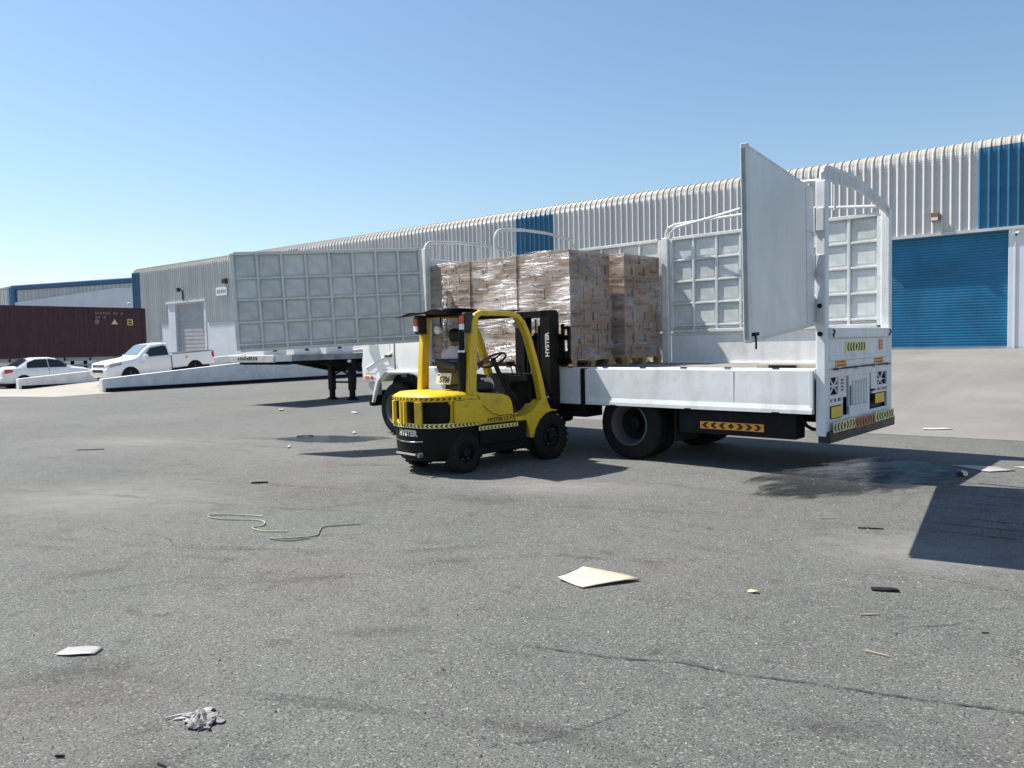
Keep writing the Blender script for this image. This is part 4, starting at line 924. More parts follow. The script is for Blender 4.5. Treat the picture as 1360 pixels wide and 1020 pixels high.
# ================================================================== CARS
def car_loft(st, mat, name, parent, bevel=0):
    """st: list of (x, zbot, hw, zbelt, ztop, hwtop)"""
    m = MB(); rings = []
    for (x, zb, hw, zl, zt, ht) in st:
        half = [(hw * .55, zb), (hw * .93, zb + .02), (hw, zb + .22), (hw * .995, zl - .16), (hw * .965, zl - .02), (hw * .945, zl)]
        if zt - zl > .12: half += [(ht + (hw * .945 - ht) * .5, zl + (zt - zl) * .5), (ht, zt - .06), (ht * .85, zt - .01), (ht * .4, zt)]
        else: half += [(hw * .9, zl + (zt - zl) * .3), (hw * .8, zl + (zt - zl) * .7), (hw * .6, zt - .005), (hw * .3, zt)]
        rings.append([(x, y, z) for y, z in half] + [(x, -y, z) for y, z in half[::-1]])
    loft(m, rings); return m.build(name, mat, parent, smooth=42)
def car_wheel(P, x, y, r, w, s, alloy=True):
    B_ = MB().lathe([(0, 0), (r * 1.16, 0), (r * 1.16, .006), (0, .006)], (x, y + s * .001, r), (0, s, 0), 28); B_.build('wheel_well_shade', BLACK, P)  # flat black disc stands in for the shaded wheel arch opening
    t = MB().lathe([(r * .62, -w / 2), (r * .9, -w / 2), (r, -w * .35), (r, w * .35), (r * .9, w / 2), (r * .62, w / 2)], (x, y - s * (w / 2 - .02), r), (0, s, 0), 28).build('wheel', RUBBER, P, smooth=30)
    m = MB().lathe([(r * .63, w / 2 - .01), (r * .58, w / 2 - .03), (r * .5, w / 2 - .05), (0, w / 2 - .05)], (x, y - s * (w / 2 - .02), r), (0, s, 0), 24, 1)
    for k in range(5):
        a = R(72 * k + 18); m.tube([(x, y + s * .005, r), (x + math.cos(a) * r * .58, y + s * .0, r + math.sin(a) * r * .58)], .032, 5, 0)
    m.build('rim', [CHROME, DARK] if alloy else [RIM, BLACK], t)
def sidepoly(P, name, mat, pts, s, hw, ht, zl, zt, off=.006):
    """flat window on the leaning cabin side; pts are (x,z)"""
    def Y(z): t = (z - zl) / (zt - zl); return hw + (ht - hw) * t + off
    m = MB(); m.poly([(x, s * Y(z), z) for x, z in pts]); return m.build(name, mat, P, fix=False)
# pickup
def rz(y): return .006 + (y - RY0) * 1.094 / (RY1 - RY0)
PKY = 19.35; slope = math.atan(1.094 / (RY1 - RY0))
PK = empty('pickup_truck', (-36.9, PKY, rz(PKY)), (0, slope, R(-90))); tag(PK, 'white single cab pickup parked nose down on the loading ramp', 'pickup')
car_loft([(2.62, .45, .72, .92, .96, .6), (2.55, .36, .85, .98, 1.04, .7), (2.3, .34, .91, 1.02, 1.1, .8), (1.8, .36, .92, 1.06, 1.16, .8), (1.35, .36, .92, 1.1, 1.2, .8), (1.1, .36, .92, 1.12, 1.28, .78), (.6, .36, .92, 1.13, 1.68, .66), (.35, .36, .92, 1.13, 1.76, .66), (-.2, .36, .92, 1.13, 1.78, .67), (-.38, .36, .92, 1.13, 1.74, .67), (-.44, .4, .9, 1.13, 1.3, .7)], CARW, 'body', PK)
m = MB(); m.box(-2.68, -.46, .84, .92, .52, 1.18); m.box(-2.68, -.46, -.92, -.84, .52, 1.18); m.box(-2.7, -2.62, -.9, .9, .5, 1.18); m.box(-.52, -.46, -.88, .88, .55, 1.2); m.box(-2.65, -.5, -.86, .86, .5, .62); m.build('load_bed', CARW, PK, bevel=.03)
B('bed_rim', PLAST, PK, (-2.7, -.5, .83, .93, 1.18, 1.2), (-2.7, -.5, -.93, -.83, 1.18, 1.2), (-2.71, -2.6, -.9, .9, 1.18, 1.2), bevel=.01)
B('bed_cover', PLAST, PK, (-2.4, -.55, -.82, .82, 1.1, 1.2))
HW, HT, ZL, ZT = .87, .66, 1.13, 1.72
for s in (1, -1):
    sidepoly(PK, 'side_window', GLASS, [(.9, 1.17), (.50, 1.56), (-.12, 1.64), (-.3, 1.6), (-.32, 1.17)], s, HW, HT, ZL, ZT, .035)
    B('door_seam', PLAST, PK, (-.43, -.418, s * .9, s * .926, .5, 1.15)); B('door_handle', CARW, PK, (-.3, -.12, s * .9, s * .94, 1.0, 1.035), bevel=.01)
    B('mirror', CARW, PK, (.78, .95, s * .93, s * 1.12, 1.13, 1.3), bevel=.04)
    for x in (1.62, -1.62): car_wheel(PK, x, s * .92, .365, .24, s, False)
    MB().prism([(2.5, .98), (2.2, 1.02), (2.02, .98), (2.1, .88), (2.52, .82)], 'y', s * .72, s * .93).build('headlamp', pmat('lamp_unit', (.3, .33, .36), .12), PK, bevel=.02)
    MB().prism([(2.02, 1.0), (1.96, 1.03), (2.06, .88), (2.1, .88)], 'y', s * .86, s * .93).build('headlamp_edge', PLAST, PK)
    MB().prism([(-2.7, .84), (-2.62, .84), (-2.56, .98), (-2.6, 1.14), (-2.7, 1.14)], 'y', s * .86, s * .935).build('tail_lamp', REDL, PK)
    B('fog_lamp', PLAST, PK, (2.4, 2.56, s * .62, s * .82, .5, .62), bevel=.02)
    B('fuel_flap', REFO, PK, (-1.28, -1.14, s * .918, s * .926, .92, 1.04)); B('badge', GREYDOOR, PK, (.9, 1.2, s * .915, s * .925, .92, .95))
m = MB(); m.add([(1.1, .66, 1.295), (1.1, -.66, 1.295), (.6, -.565, 1.695), (.6, .565, 1.695), (.47, .54, 1.742), (.47, -.54, 1.742)], [(0, 1, 2, 3), (3, 2, 5, 4)]); m.build('windscreen', WSH, PK, fix=False)
G = B('grille', PLAST, PK, (2.5, 2.625, -.55, .55, .84, .96), bevel=.01)
B('grille_bar', CHROME, G, (2.6, 2.64, -.56, .56, .94, .965), (2.6, 2.64, -.54, .54, .88, .9), (2.6, 2.645, -.08, .08, .87, .95), bevel=.006)
B('bumper', CARW, PK, (2.4, 2.68, -.84, .84, .46, .78), bevel=.07); B('air_intake', PLAST, PK, (2.62, 2.69, -.5, .5, .6, .74), bevel=.01); B('licence_plate', WHITE2, PK, (2.68, 2.695, -.25, .25, .5, .6))
B('underbody', BLACK, PK, (-2.5, 2.4, -.75, .75, .25, .5)); MB().tube([(.3, .3, 1.76), (.28, .3, 1.9)], .012).build('aerial', PLAST, PK)
# sedan
SD = empty('sedan', (-42.9, 16.75, 0), (0, 0, R(90))); tag(SD, 'white saloon car with dark windows parked beside the ramp parapet', 'car')
car_loft([(2.12, .35, .62, .62, .66, .5), (2.02, .22, .76, .72, .78, .6), (1.7, .2, .83, .82, .9, .7), (1.2, .2, .845, .88, .98, .7), (.85, .2, .85, .9, 1.06, .66), (.35, .2, .85, .92, 1.42, .54), (.0, .2, .85, .93, 1.48, .56), (-.6, .2, .85, .94, 1.48, .56), (-1.05, .2, .85, .95, 1.36, .56), (-1.5, .2, .845, .95, 1.08, .62), (-1.75, .22, .83, .94, 1.04, .66), (-2.1, .24, .78, .92, 1.01, .62), (-2.2, .35, .7, .8, .86, .55)], CARW, 'body', SD)
HW, HT, ZL, ZT = .805, .56, .93, 1.46
for s in (1, -1):
    sidepoly(SD, 'side_window', GLASS, [(.82, .97), (.36, 1.34), (.0, 1.39), (-.12, 1.39), (-.12, .97)], s, HW, HT, ZL, ZT, .02)
    sidepoly(SD, 'side_window', GLASS, [(-.16, .97), (-.16, 1.39), (-.7, 1.38), (-1.08, 1.24), (-1.14, .97)], s, HW, HT, ZL, ZT, .02)
    for x in (1.3, -1.3): car_wheel(SD, x, s * .845, .3, .19, s)
    MB().prism([(-2.12, .72), (-1.78, .78), (-1.74, .9), (-2.1, .94)], 'y', s * .7, s * .846).build('tail_lamp', REDL, SD, bevel=.02)
    MB().prism([(2.0, .6), (1.66, .66), (1.6, .78), (1.98, .74)], 'y', s * .66, s * .835).build('headlamp', LENS, SD, bevel=.02)
    B('mirror', CARW, SD, (.68, .84, s * .83, s * 1.0, .93, 1.06), bevel=.04)
    for x in (.66, -.3): B('door_handle', CARW, SD, (x - .5, x - .34, s * .84, s * .87, .82, .85), bevel=.01)
    B('door_seam', PLAST, SD, (-.145, -.135, s * .8, s * .853, .35, .93))
MB().add([(.92, .68, 1.02), (.92, -.68, 1.02), (.3, -.5, 1.43), (.3, .5, 1.43)], [(0, 1, 2, 3)]).build('windscreen', WSH, SD, fix=False)
MB().add([(-1.56, .6, 1.07), (-1.56, -.6, 1.07), (-1.0, -.48, 1.415), (-1.0, .48, 1.415)], [(0, 1, 2, 3)]).build('rear_window', GLASS, SD, fix=False)
B('rear_plate', WHITE2, SD, (-2.21, -2.18, -.26, .26, .66, .78)); B('boot_trim', PLAST, SD, (-2.205, -2.17, -.4, .4, .8, .84)); B('underbody', BLACK, SD, (-1.9, 1.9, -.7, .7, .14, .3))
B('rear_bumper', CARW, SD, (-2.24, -2.05, -.78, .78, .3, .56), bevel=.06)

# ================================================================== CONTAINER ON ITS CHASSIS
CX = -47.0; CY0, CY1 = 12.0, 24.2
CT = empty('shipping_container', (CX, CY0, 0)); tag(CT, 'dark maroon corrugated shipping container on a trailer behind the sedan', 'container')
L = CY1 - CY0; zb, zt = 1.42, 4.32
m = MB(); n = int(L / .28); vs = []
for i in range(n):
    y = .15 + i * (L - .3) / n; p_ = (L - .3) / n
    for dy, dx in ((0, 0), (.25, 0), (.5, -.036), (.75, -.036)): vs.append((dx, y + dy * p_))
vs.append((0, L - .15)); V3 = [(x, y, z) for z in (zb + .16, zt - .1) for x, y in vs]; k = len(vs)
m.add(V3, [(i, i + 1, k + i + 1, k + i) for i in range(k - 1)]); m.build('side_wall', CONTM, CT, fix=False)
B('top_rail', CONTM, CT, (-.06, .015, .1, L - .1, zt - .11, zt)); B('bottom_rail', CONTM, CT, (-.06, .015, .1, L - .1, zb, zb + .17)); B('roof', CONTM, CT, (-2.44, -.02, .05, L - .05, zt - .06, zt - .02)); B('floor', CONTM, CT, (-2.44, -.02, .05, L - .05, zb + .05, zb + .15)); B('far_wall', CONTM, CT, (-2.44, -2.4, .1, L - .1, zb, zt)); 
for y in (0, L - .16):
    for x in (-2.44, -.14): B('corner_post', CONTM, CT, (x, x + .16, y, y + .16, zb, zt), bevel=.01)
B('end_wall', CONTM, CT, (-2.3, -.13, L - .08, L - .04, zb + .1, zt - .05)); B('end_wall', CONTM, CT, (-2.3, -.13, .04, .08, zb + .1, zt - .05))
DEC = pmat('container_print', (.2, .15, .16), .6); DY = pmat('decal_yellow', (.7, .55, .1), .5)
mk = MB()
for r_, (a, b_) in enumerate(((L - 3.0, L - 1.5), (L - 3.0, L - 2.5))):
    y = a
    while y < b_: w = random.uniform(.07, .13); mk.box(.0155, .019, y, y + w, zt - .42 - r_ * .24, zt - .28 - r_ * .24); y += w + random.choice((.05, .05, .2))
mk.build('number_marks', DEC, CT)['kind'] = 'stuff'
MB().prism([(L - 2.1, zt - 1.0), (L - 1.7, zt - 1.0), (L - 1.9, zt - .68)], 'x', .016, .02).build('warning_triangle', pmat('decal_cream', (.7, .55, .35), .5), CT)
o = B('yellow_decal', DY, CT, (.016, .02, L - 1.15, L - .8, zt - 1.05, zt - .68)); B('decal_mark', MARK, o, (.0205, .022, L - 1.08, L - .88, zt - .85, zt - .75), (.0205, .022, L - 1.08, L - .88, zt - 1.0, zt - .9))
MB().lathe([(0, 0), (.15, 0), (.15, .004), (0, .004)], (.016, L - 2.92, zt - .85), (1, 0, 0), 14).build('round_decal', DEC, CT)
CH = empty('trailer_chassis', (CX, CY0, 0)); tag(CH, 'dusty grey skeletal trailer chassis carrying the maroon container', 'trailer')
B('beam', GREYDOOR, CH, (-.5, -.1, 0, L, 1.2, 1.418), bevel=.01); B('beam', GREYDOOR, CH, (-2.3, -1.9, 0, L, 1.2, 1.418), bevel=.01)
for k in range(9): B('crossmember', DARK, CH, (-2.3, -.1, .4 + k * 1.4, .5 + k * 1.4, 1.22, 1.4))
for k in range(3):
    for x in (-.25, -2.15): MB().lathe([(0, -.14), (.3, -.14), (.48, -.12), (.52, -.05), (.52, .05), (.48, .12), (.3, .14), (0, .14)], (x, 1.5 + k * 1.3, .52), (1, 0, 0), 24).build('wheel', RUBBER, CH, smooth=30)
for y in (8.6, 8.9):
    for x in (-.35, -2.05): B('landing_leg', DARK, CH, (x - .07, x + .07, 8.6, 8.75, 0, 1.2))
B('tool_box', DARK, CH, (-.6, -.1, 5.6, 7.4, .6, 1.15), bevel=.02); B('tool_box', DARK, CH, (-.6, -.1, 9.4, 11.4, .62, 1.15), bevel=.02)
MB().tube([(-.05, 7.6, .95), (-.05, 9.2, .95)], .06).build('air_tank', pmat('tank_beige', (.45, .42, .36), .6), CH)

# ================================================================== PARKED FLATBED TRAILER
TR = empty('flatbed_trailer', (-18.5, 13.2, 0)); tag(TR, 'parked flatbed semi trailer with grey deck edge standing on black legs', 'trailer')
B('deck', DECKTOP, TR, (-2.4, -.02, .02, 12.5, 1.3, 1.452)); 
for k in range(4): B('deck_edge', GREYDECK, TR, (-.02, .01, .55 + k * 1.6, 2.13 + k * 1.6, 1.285, 1.465), bevel=.008)
B('deck_edge', GREYDECK, TR, (-.02, .01, 6.95, 12.5, 1.285, 1.465)); B('corner_plate', CONC_W, TR, (-.02, .012, .0, .54, 1.28, 1.468), bevel=.01)
FB = B('front_bolster', pmat('dirty_white', (.6, .58, .53), .7, dirt=.8, dcol=(.25, .22, .18), dscale=3), TR, (-2.42, -.02, -.06, .02, 1.26, 1.475), bevel=.02)
mk = MB(); y = 0
for k in range(9):
    x = -1.75 + k * .11; mk.box(x, x + random.uniform(.05, .08), -.066, -.0605, 1.34, 1.34 + random.uniform(.06, .1))
mk.build('number_marks', MARK, FB)['kind'] = 'stuff'
m = MB()
for x in (-.55, -1.85): m.prism([(0.1, 1.3), (12.4, 1.3), (12.4, .85), (3.6, .85), (2.0, 1.16), (0.1, 1.2)], 'x', x - .06, x + .06)
m.build('main_beam', DARK, TR)
for k in range(8): B('crossmember', DARK, TR, (-2.3, -.1, .5 + k * 1.5, .58 + k * 1.5, 1.18, 1.3))
for x in (-.16, -1.12):
    B('landing_leg', BLACK, TR, (x - .09, x + .09, 2.8, 2.98, .3, 1.25), (x - .07, x + .07, 2.82, 2.96, .05, .3), bevel=.01); MB().lathe([(.0, 0), (.2, 0), (.2, .02), (.1, .07), (0, .07)], (x, 2.89, 0), (0, 0, 1), 12).build('leg_foot', BLACK, TR)
MB().tube([(-.16, 2.89, .75), (-1.12, 2.89, 1.1)], .035).tube([(-.16, 2.89, 1.1), (-1.12, 2.89, .75)], .035).tube([(-.16, 2.89, .55), (-1.12, 2.89, .55)], .03).build('leg_brace', BLACK, TR)
MB().tube([(-.04, 2.9, .9), (.06, 2.86, .88), (.07, 2.86, .6), (.05, 2.86, .45)], .014).build('crank_handle', BLACK, TR)
B('side_lamp', LENS, TR, (-.02, .02, 2.6, 2.72, 1.18, 1.26))
for k in range(2):
    for x in (-.25, -2.15): MB().lathe([(0, -.14), (.3, -.14), (.48, -.12), (.5, -.05), (.5, .05), (.48, .12), (.3, .14), (0, .14)], (x, 9.6 + k * 1.3, .5), (1, 0, 0), 24).build('wheel', RUBBER, TR, smooth=30)
def block(x, y, sx, sy, h, label, rot=0):
    e = empty('concrete_block', (x, y, 1.453), (0, 0, R(rot))); B('body', CONC_W, e, (-sx / 2, sx / 2, -sy / 2, sy / 2, 0, h), bevel=.02)
    B('lifting_slot', PLAST, e, (sx / 2 - .02, sx / 2 + .004, -.08, .06, h * .42, h * .72)); tag(e, label, 'block', 'blocks on the parked trailer')
block(-20.15, 14.05, .9, .8, .26, 'dull white concrete block at the nose of the parked flatbed trailer')
block(-20.0, 15.1, .9, 1.0, .27, 'grey white concrete block with a dark slot, second along the trailer deck')
block(-19.6, 16.1, .8, 1.1, .36, 'bright white concrete block, tallest on the trailer deck')

# ================================================================== MARKS ON THE GROUND
def disc(name, x, y, rx, ry, rot, mat, z=.003):
    m = MB(); n = 40; m.poly([(math.cos(2 * math.pi * k / n), math.sin(2 * math.pi * k / n), 0) for k in range(n)])
    o = m.build(name, mat, GROUND, fix=False); o.location = (x, y, z); o.scale = (rx, ry, 1); o.rotation_euler = (0, 0, R(rot)); return o
OIL = stain_mat('wet_oil', (.012, .012, .013), .97, .2, .35, 1.8, .9); OILP = stain_mat('dry_oil', (.06, .058, .056), .55, .85, .95, 2.2, .3, 7.)
PUR = stain_mat('purple_spill', (.17, .125, .125), .3, .9, .95, 2.0, .3, 5.); PALE = stain_mat('pale_dust', (.3, .29, .27), .5, .9, .9, 4)
disc('wet_stain', -2.25, 9.75, 2.0, .85, 72, OIL); disc('oil_stain', -2.1, 9.6, 2.2, 1.2, 70, OILP, .0045)
disc('wet_stain', -11.0, 9.0, 1.2, .55, 20, OIL, .0035); disc('spill_stain', -7.2, 5.6, 1.5, .9, 10, PUR, .0035); disc('spill_stain', -4.0, 1.4, 1.1, .5, 60, PUR, .0035); disc('oil_stain', -4.2, 1.7, .5, .16, 60, OILP, .0045)
for x, y, a, b_, r_ in ((-2.1, 1.8, .5, .12, 20), (-3.3, 3.0, .4, .09, 40), (-5.2, 6.2, .6, .2, 10), (-1.9, 2.6, .35, .09, 15), (-3.0, 1.45, .3, .1, 70), (-6.0, 2.6, .4, .12, 60), (-4.5, 3.4, .55, .1, 45), (-2.7, 5.1, .25, .05, 15), (-8.2, 7.2, .8, .12, 30), (-12, 8.5, 1.2, .2, 15), (-.9, 3.3, .3, .1, 20), (-1.4, 2.2, .35, .12, 30), (-3.1, 4.95, .3, .04, 12), (-.6, 8.6, .5, .06, 10), (-.4, 7.4, .6, .06, 12)):
    disc('oil_stain', x, y, a, b_, r_, OILP, .0045 + random.uniform(0, .002))
for x, y, a, b_ in ((-9, 4, 2.5, 1.4), (-5, 7.2, 1.8, .7), (-14, 7, 3, 1), (-1, 6.5, 1.2, .8)): disc('dust_patch', x, y, a, b_, 20, PALE, .0025)
def crack_mat():
    m, n, l, b = nt('tar_crack'); tc = n.new('ShaderNodeTexCoord').outputs['Object']; b.inputs['Base Color'].default_value = (.03, .03, .032, 1); b.inputs['Roughness'].default_value = .8
    t = n.new('ShaderNodeBsdfTransparent'); mx = n.new('ShaderNodeMixShader'); l.new(ramp(n, l, noise(n, l, tc, 9, 6, .7), .36, .6, .0, .85), mx.inputs[0]); l.new(t.outputs[0], mx.inputs[1]); l.new(b.outputs[0], mx.inputs[2]); l.new(mx.outputs[0], n['Material Output'].inputs[0]); return m
TARC = crack_mat(); TYRE = stain_mat('tyre_rub', (.05, .05, .05), .0)
def tyre_mat():
    m, n, l, b = nt('tyre_mark'); tc = n.new('ShaderNodeTexCoord').outputs['Object']; b.inputs['Base Color'].default_value = (.05, .048, .046, 1); b.inputs['Roughness'].default_value = .85
    t = n.new('ShaderNodeBsdfTransparent'); mx = n.new('ShaderNodeMixShader'); l.new(mul(n, l, ramp(n, l, noise(n, l, tc, 1.5, 5, .6), .4, .65, .0, .4), ramp(n, l, noise(n, l, tc, 40, 5, .8), .4, .62)), mx.inputs[0]); l.new(t.outputs[0], mx.inputs[1]); l.new(b.outputs[0], mx.inputs[2]); l.new(mx.outputs[0], n['Material Output'].inputs[0]); return m
TYRE = tyre_mat()
def strip(name, pts, w, mat=TARC, z=.0055, jag=.4, n=60):
    at, L_ = path_map([(x, y, 0) for x, y in pts]); m = MB(); vs = []; ph = random.uniform(0, 50)
    for i in range(n + 1):
        p = at(L_ * i / n); q = at(min(L_, L_ * i / n + .02)); q0 = at(max(0, L_ * i / n - .02)); d = (q - q0).normalized(); nn = Vector((-d.y, d.x, 0)); ww = w * (.5 + .5 * abs(math.sin(i * .9 + ph) * math.sin(i * .37))) * min(1, i / 6, (n - i) / 6)
        o_ = nn * (math.sin(i * 1.7 + ph) * jag * w + math.sin(i * .43) * jag * w)
        for s in (1, -1): vs.append(p + o_ + nn * ww * s + Vector((0, 0, z)))
    m.add(vs, [(2 * i, 2 * i + 1, 2 * i + 3, 2 * i + 2) for i in range(n)]); return m.build(name, mat, GROUND, fix=False)
strip('crack', [(-2.6, 3.28), (-2.38, 3.32), (-1.95, 3.45), (-1.71, 3.56), (-1.4, 3.6), (-1.17, 3.67), (-.8, 3.76), (-.3, 3.9), (.3, 4.1)], .013, jag=.25)
for pts_, w_ in (([(-7.0, 4.6), (-6.4, 5.0), (-6.1, 5.6), (-6.3, 6.2), (-7.2, 6.7)], .09), ([(-9.5, 5.2), (-8.0, 5.6), (-6.8, 5.9), (-5.2, 6.4)], .07), ([(-12, 3.2), (-9, 4.2), (-7, 4.7), (-5.6, 5.2)], .08), ([(-5.4, 5.9), (-4.0, 6.5), (-2.6, 6.9), (-1, 7.2)], .07), ([(-9, 2.4), (-6.5, 3.2), (-4.5, 4.2), (-3.2, 5.6)], .08), ([(-9.3, 2.0), (-6.6, 2.9), (-4.3, 3.9), (-2.9, 5.4)], .08), ([(-5, 1.4), (-3.2, 2.1), (-1.8, 2.6), (-.6, 2.7)], .06), ([(-14, 7.5), (-10, 7.9), (-8.3, 8.6)], .1), ([(-4.5, 8.0), (-2.5, 7.9), (-.5, 8.4), (1, 9)], .08)):
    strip('tyre_mark', pts_, w_, TYRE, z=.0048 + random.uniform(0, .0006), jag=.05)
rc = random.Random(5)
for x0, y0, a0, L0 in ((-5.8, 2.2, .5, 1.4), (-3.6, 5.9, .2, 1.2), (-8.6, 6.3, .3, 2.0), (-2.0, 2.3, .9, .8), (-7.6, 3.4, -.2, 1.5), (-1.3, 5.9, .1, 1.0), (-11, 5.0, .4, 2.4), (-.9, 4.5, 1.2, .7)):
    pts_ = [(x0, y0)]; a_ = a0
    for k in range(9): a_ += rc.uniform(-.5, .5); a_ = a0 + (a_ - a0) * .7; pts_.append((pts_[-1][0] + math.cos(a_) * L0 / 9, pts_[-1][1] + math.sin(a_) * L0 / 9))
    strip('crack', pts_, .006, jag=.6, n=50)
for k in range(7): strip('scuff', [(-1.0 + random.uniform(-.5, .8), 7.2 + k * .3), (-.4 + random.uniform(0, .8), 7.28 + k * .3)], .022, z=.005, n=14)

# ================================================================== LITTER
def sheet(name, pts, mat, label, cat, lift=.02, th=.004, z=.006, curl=None):
    """flat litter: outline polygon subdivided and gently curled"""
    cx = sum(p[0] for p in pts) / len(pts); cy = sum(p[1] for p in pts) / len(pts)
    bm = bmesh.new(); f = bm.faces.new([bm.verts.new((x - cx, y - cy, 0)) for x, y in pts])
    bmesh.ops.triangulate(bm, faces=[f]); bmesh.ops.subdivide_edges(bm, edges=bm.edges[:], cuts=3, use_grid_fill=True)
    s = max(max(abs(v.co.x), abs(v.co.y)) for v in bm.verts)
    for v in bm.verts:
        r_ = v.co.length / s; v.co.z = lift * (r_ ** 2) * (.5 + .5 * math.sin(v.co.x / s * 3 + v.co.y / s * 2 + (curl or 1)))
    mn = min(v.co.z for v in bm.verts)
    for v in bm.verts: v.co.z -= mn
    me = bpy.data.meshes.new(name); bm.to_mesh(me); bm.free(); me.materials.append(mat); me.shade_smooth()
    o = bpy.data.objects.new(name, me); col.objects.link(o); o.location = (cx, cy, z); md = o.modifiers.new('solid', 'SOLIDIFY'); md.thickness = th; md.offset = 1
    return tag(o, label, cat)
CB = pmat('cardboard_sheet', (.60, .47, .34), .85, var=.05); PLW = pmat('grubby_plastic', (.36, .335, .33), .5, var=.1, dirt=.4, dcol=(.35, .33, .3), dscale=12)
sheet('cardboard_sheet', [(-2.98, 4.36), (-2.74, 4.30), (-2.5, 4.655), (-2.70, 4.68), (-2.99, 4.70)], CB, 'flat tan cardboard sheet curling at one end on open asphalt', 'cardboard', .035, .005, curl=.2)
def px_rect(x, y, a, b_, rot): 
    c, s = math.cos(R(rot)), math.sin(R(rot)); return [(x + u * c - v * s, y + u * s + v * c) for u, v in ((-a, -b_ * .8), (-a * .2, -b_), (a, -b_ * .7), (a * .95, b_ * .8), (a * .1, b_), (-a * .9, b_ * .9))]
sheet('plastic_scrap', px_rect(-4.46, 1.84, .11, .06, 35), PLW, 'crumpled pale plastic tray lid lying flat', 'scrap', .02, .003)
sheet('rubber_flap', px_rect(-1.1, 5.34, .085, .03, 20), RUBBER, 'black rubber flap lying on the asphalt', 'scrap', .03, .006)
sheet('paper_sheet', [(-1.5, 10.95), (-1.05, 10.6), (-.8, 10.85), (-1.0, 11.05)], PLW, 'grey paper sheet lying half in the truck shadow', 'paper', .02, .003)
sheet('paper_sheet', [(-.85, 11.15), (-.2, 10.8), (-.05, 11.2), (-.5, 11.45)], PLW, 'pale paper sheet lying in sun beyond the truck shadow', 'paper', .02, .003)
sheet('paper_scrap', px_rect(-1.78, 4.84, .035, .02, 10), pmat('yellow_wrapper', (.7, .62, .3), .5), 'small yellow and white wrapper on the asphalt', 'scrap', .025, .003)
sheet('paper_scrap', px_rect(-11.4, 9.84, .2, .035, -40), PLW, 'thin white strip between the truck cab and forklift', 'scrap', .01, .003)
sheet('paper_scrap', px_rect(-10.8, 7.9, .16, .025, -40), PLW, 'thin white strip lying beside the open front gate shadow', 'scrap', .01, .003)
sheet('paper_scrap', px_rect(-14.9, 12.9, .35, .07, -35), PLW, 'white paper strip lying on asphalt before the trailer legs', 'scrap', .01, .003)
sheet('paper_scrap', px_rect(-17.5, 12.6, .28, .07, -35), PLW, 'white crumpled paper beside the trailer shadow', 'scrap', .02, .003)
sheet('paper_scrap', px_rect(-6.1, 24.5, .9, .2, 5), WHITE2, 'white sheet lying on the concrete apron below the blue shutter', 'paper', .05, .004, z=.68)
sheet('paper_scrap', px_rect(-2.2, 14.6, .22, .08, 20), WHITE2, 'small white paper at the foot of the concrete apron', 'scrap', .03, .004, z=.055)
def rag(x, y, s, label):
    m = MB(); rr = random.Random(3)
    from mathutils import noise as nz
    def fn(u, v):
        a = u * 2 - 1; b = v * 2 - 1; e = nz.noise(Vector((a * 1.3, b * 1.3, 5))) * .5
        f = max(0, 1 - (a * a + b * b) * .55)
        w1 = nz.noise(Vector((a * 2.6, b * 2.6, 1))); w2 = nz.noise(Vector((a * 2.2, b * 2.2, 9)))
        h = abs(nz.noise(Vector((a * 2.4 + w1, b * 3.2 + w2, 3)))) * 1.1 + abs(nz.noise(Vector((a * 6, b * 6, 4)))) * .3
        return (x + s * (a * 1.25 * (1 + e) + w1 * .5), y + s * (b * .8 * (1 + e) + w2 * .5), .007 + s * .62 * f * h)
    m.grid(44, 36, fn); o = m.build('rag', pmat('dirty_cloth', (.34, .32, .31), .9, var=.25, dirt=.85, dcol=(.06, .055, .055), dscale=26), None, smooth=50, fix=False); md = o.modifiers.new('solid', 'SOLIDIFY'); md.thickness = .004
    MB().tube([(x - s * 1.2, y - .02, .015), (x - s * 1.6, y - .05, .01), (x - s * 1.9, y - .09, .008)], .0045).build('twisted_end', pmat('dirty_cloth', (.34, .32, .31)), o)
    return tag(o, label, 'rag')
rag(-3.17, 1.8, .075, 'scrunched grey rag lying on the foreground asphalt')
def cord(pts, r, mat, label):
    P = [Vector((x, y, r + .003)) for x, y in pts]; out = []
    for i in range(len(P) - 1):
        p0, p1, p2, p3 = P[max(i - 1, 0)], P[i], P[i + 1], P[min(i + 2, len(P) - 1)]
        for k in range(6):
            t = k / 6; out.append(.5 * ((2 * p1) + (p2 - p0) * t + (2 * p0 - 5 * p1 + 4 * p2 - p3) * t * t + (3 * p1 - p0 - 3 * p2 + p3) * t ** 3))
    out.append(P[-1]); o = MB().tube(out, r, 6).build('strap', mat, None, smooth=60); return tag(o, label, 'strap')
STR = pmat('pale_strap', (.5, .5, .33), .6, var=.25, dirt=.5, dcol=(.1, .1, .09), dscale=8)
cord([(-6.55, 4.45), (-6.9, 4.3), (-7.02, 4.15), (-6.75, 4.16), (-6.4, 4.32), (-6.2, 4.22), (-6.2, 4.1), (-6.0, 4.08), (-5.8, 4.2)], .006, STR, 'pale green packing strap in a loose squiggle, tan end')
cord([(-5.45, 4.75), (-5.65, 4.5), (-5.55, 4.35), (-5.45, 4.22), (-5.6, 4.02), (-5.72, 3.95), (-5.5, 4.0), (-5.42, 4.15)], .006, pmat('dark_strap', (.25, .28, .22), .6, dirt=.5, dcol=(.5, .5, .4), dscale=7), 'darker green packing strap curled like a hook')
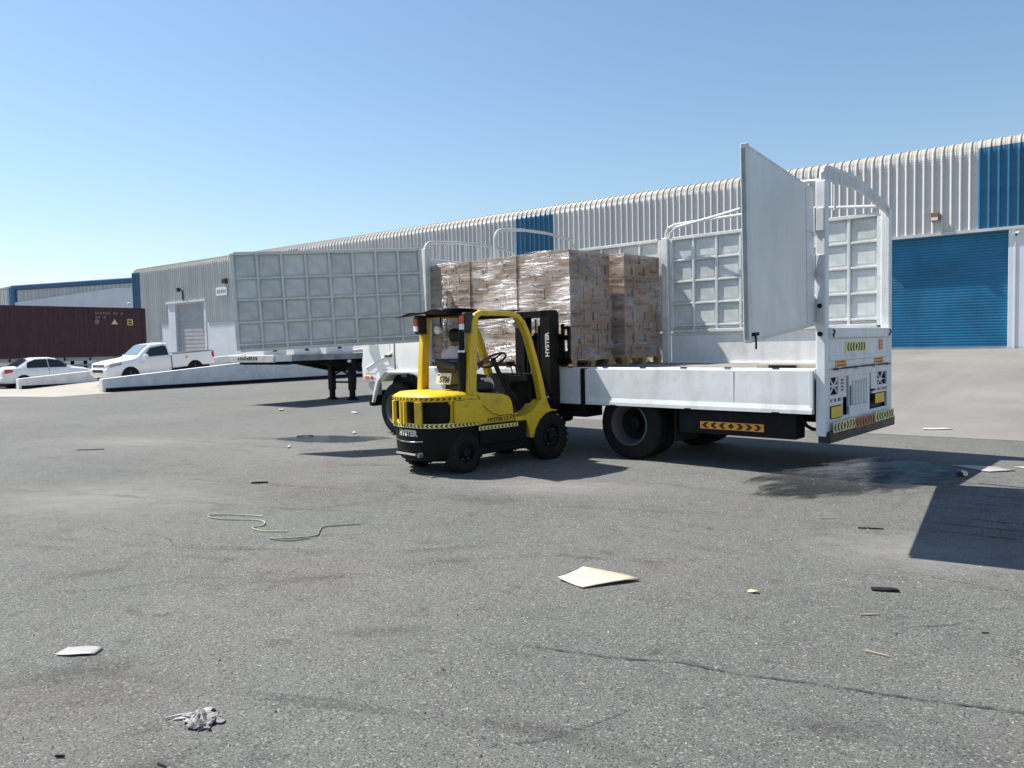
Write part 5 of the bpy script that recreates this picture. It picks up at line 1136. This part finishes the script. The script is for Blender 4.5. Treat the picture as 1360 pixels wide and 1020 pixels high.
CAN = empty('drink_can', (-1.28, 10.2, .036), (R(90), 0, R(35))); MB().lathe([(0, -.08), (.027, -.08), (.033, -.068), (.033, .02)], (0, 0, 0), (0, 0, 1), 16).build('body', pmat('can_blue', (.03, .05, .3), .3, metal=.5), CAN, smooth=30); MB().lathe([(.033, .02), (.033, .068), (.027, .08), (0, .08)], (0, 0, 0), (0, 0, 1), 16).build('silver_end', CHROME, CAN, smooth=30); tag(CAN, 'blue and silver drink can lying in the truck shadow', 'can')
def stick(x, y, L_, rot, mat, label, cat='stick', h=.007):
    m = MB(); m.prism([(-L_ / 2, -.005), (0, -.004), (L_ / 2, -.002), (L_ / 2, .002), (0, .006), (-L_ / 2, .003)], 'z', 0, h); o = m.build('wood_splinter' if cat == 'stick' else 'debris_chunk', mat, None); o.location = (x, y, .004); o.rotation_euler = (0, 0, R(rot)); return tag(o, label, cat)
PW = pmat('pale_splinter', (.42, .33, .23), .8)
stick(-.9, 4.23, .13, -5, PW, 'pale wood splinter nearest the long tar crack'); stick(-1.07, 4.81, .11, 35, PW, 'pinkish wood splinter by the black rubber flap'); stick(-1.95, 7.2, .14, 30, PW, 'pale splinter on asphalt short of the wet stain'); stick(-13.6, 5.95, .45, 40, PW, 'long tan splinter alone on the wide open asphalt', h=.02)
stick(-.49, 4.86, .035, 30, RUBBER, 'black stub lying beyond the long tar crack', 'debris', .005); stick(-3.36, 1.29, .04, 30, RUBBER, 'short black plastic bit on asphalt on the near side of the grey rag', 'debris', .008); stick(-2.95, 1.5, .05, 10, RUBBER, 'thin dark wire bit just short of the grey rag', 'debris', .004); stick(-8.2, 5.55, .2, 45, RUBBER, 'dark flat strip beside the curved tyre mark', 'debris', .02); stick(-1.55, 7.0, .2, 20, RUBBER, 'dark twig shaped strip close to the open rear gate shadow', 'debris', .01); stick(-11.8, 9.0, .3, 45, RUBBER, 'dark strip lying short of the truck front wheel', 'debris', .02)
rr = random.Random(11); m = MB()
for k in range(700):
    d_ = rr.random() ** .6 * 9 + 1.3; a = rr.uniform(-.72, .72); fx, fy = -.61, .79; rx, ry = .79, .61
    x = fx * d_ + rx * math.tan(a) * d_; y = fy * d_ + ry * math.tan(a) * d_; s = rr.uniform(.002, .007)
    m.add([(x - s, y - s * .7, .001), (x + s, y - s, .001), (x + s * .6, y + s, .001), (x - s * .8, y + s * .7, .001), (x + rr.uniform(-s, s) * .3, y, .004 + s)], [(0, 1, 4), (1, 2, 4), (2, 3, 4), (3, 0, 4)], rr.choice((0, 0, 1, 2)))
tag(m.build('grit', [pmat('grit_pale', (.5, .48, .44), .8), pmat('grit_dark', (.06, .06, .06), .8), pmat('grit_tan', (.4, .3, .2), .8)], None, fix=False), 'loose grit scattered over the asphalt', 'grit', kind='stuff')
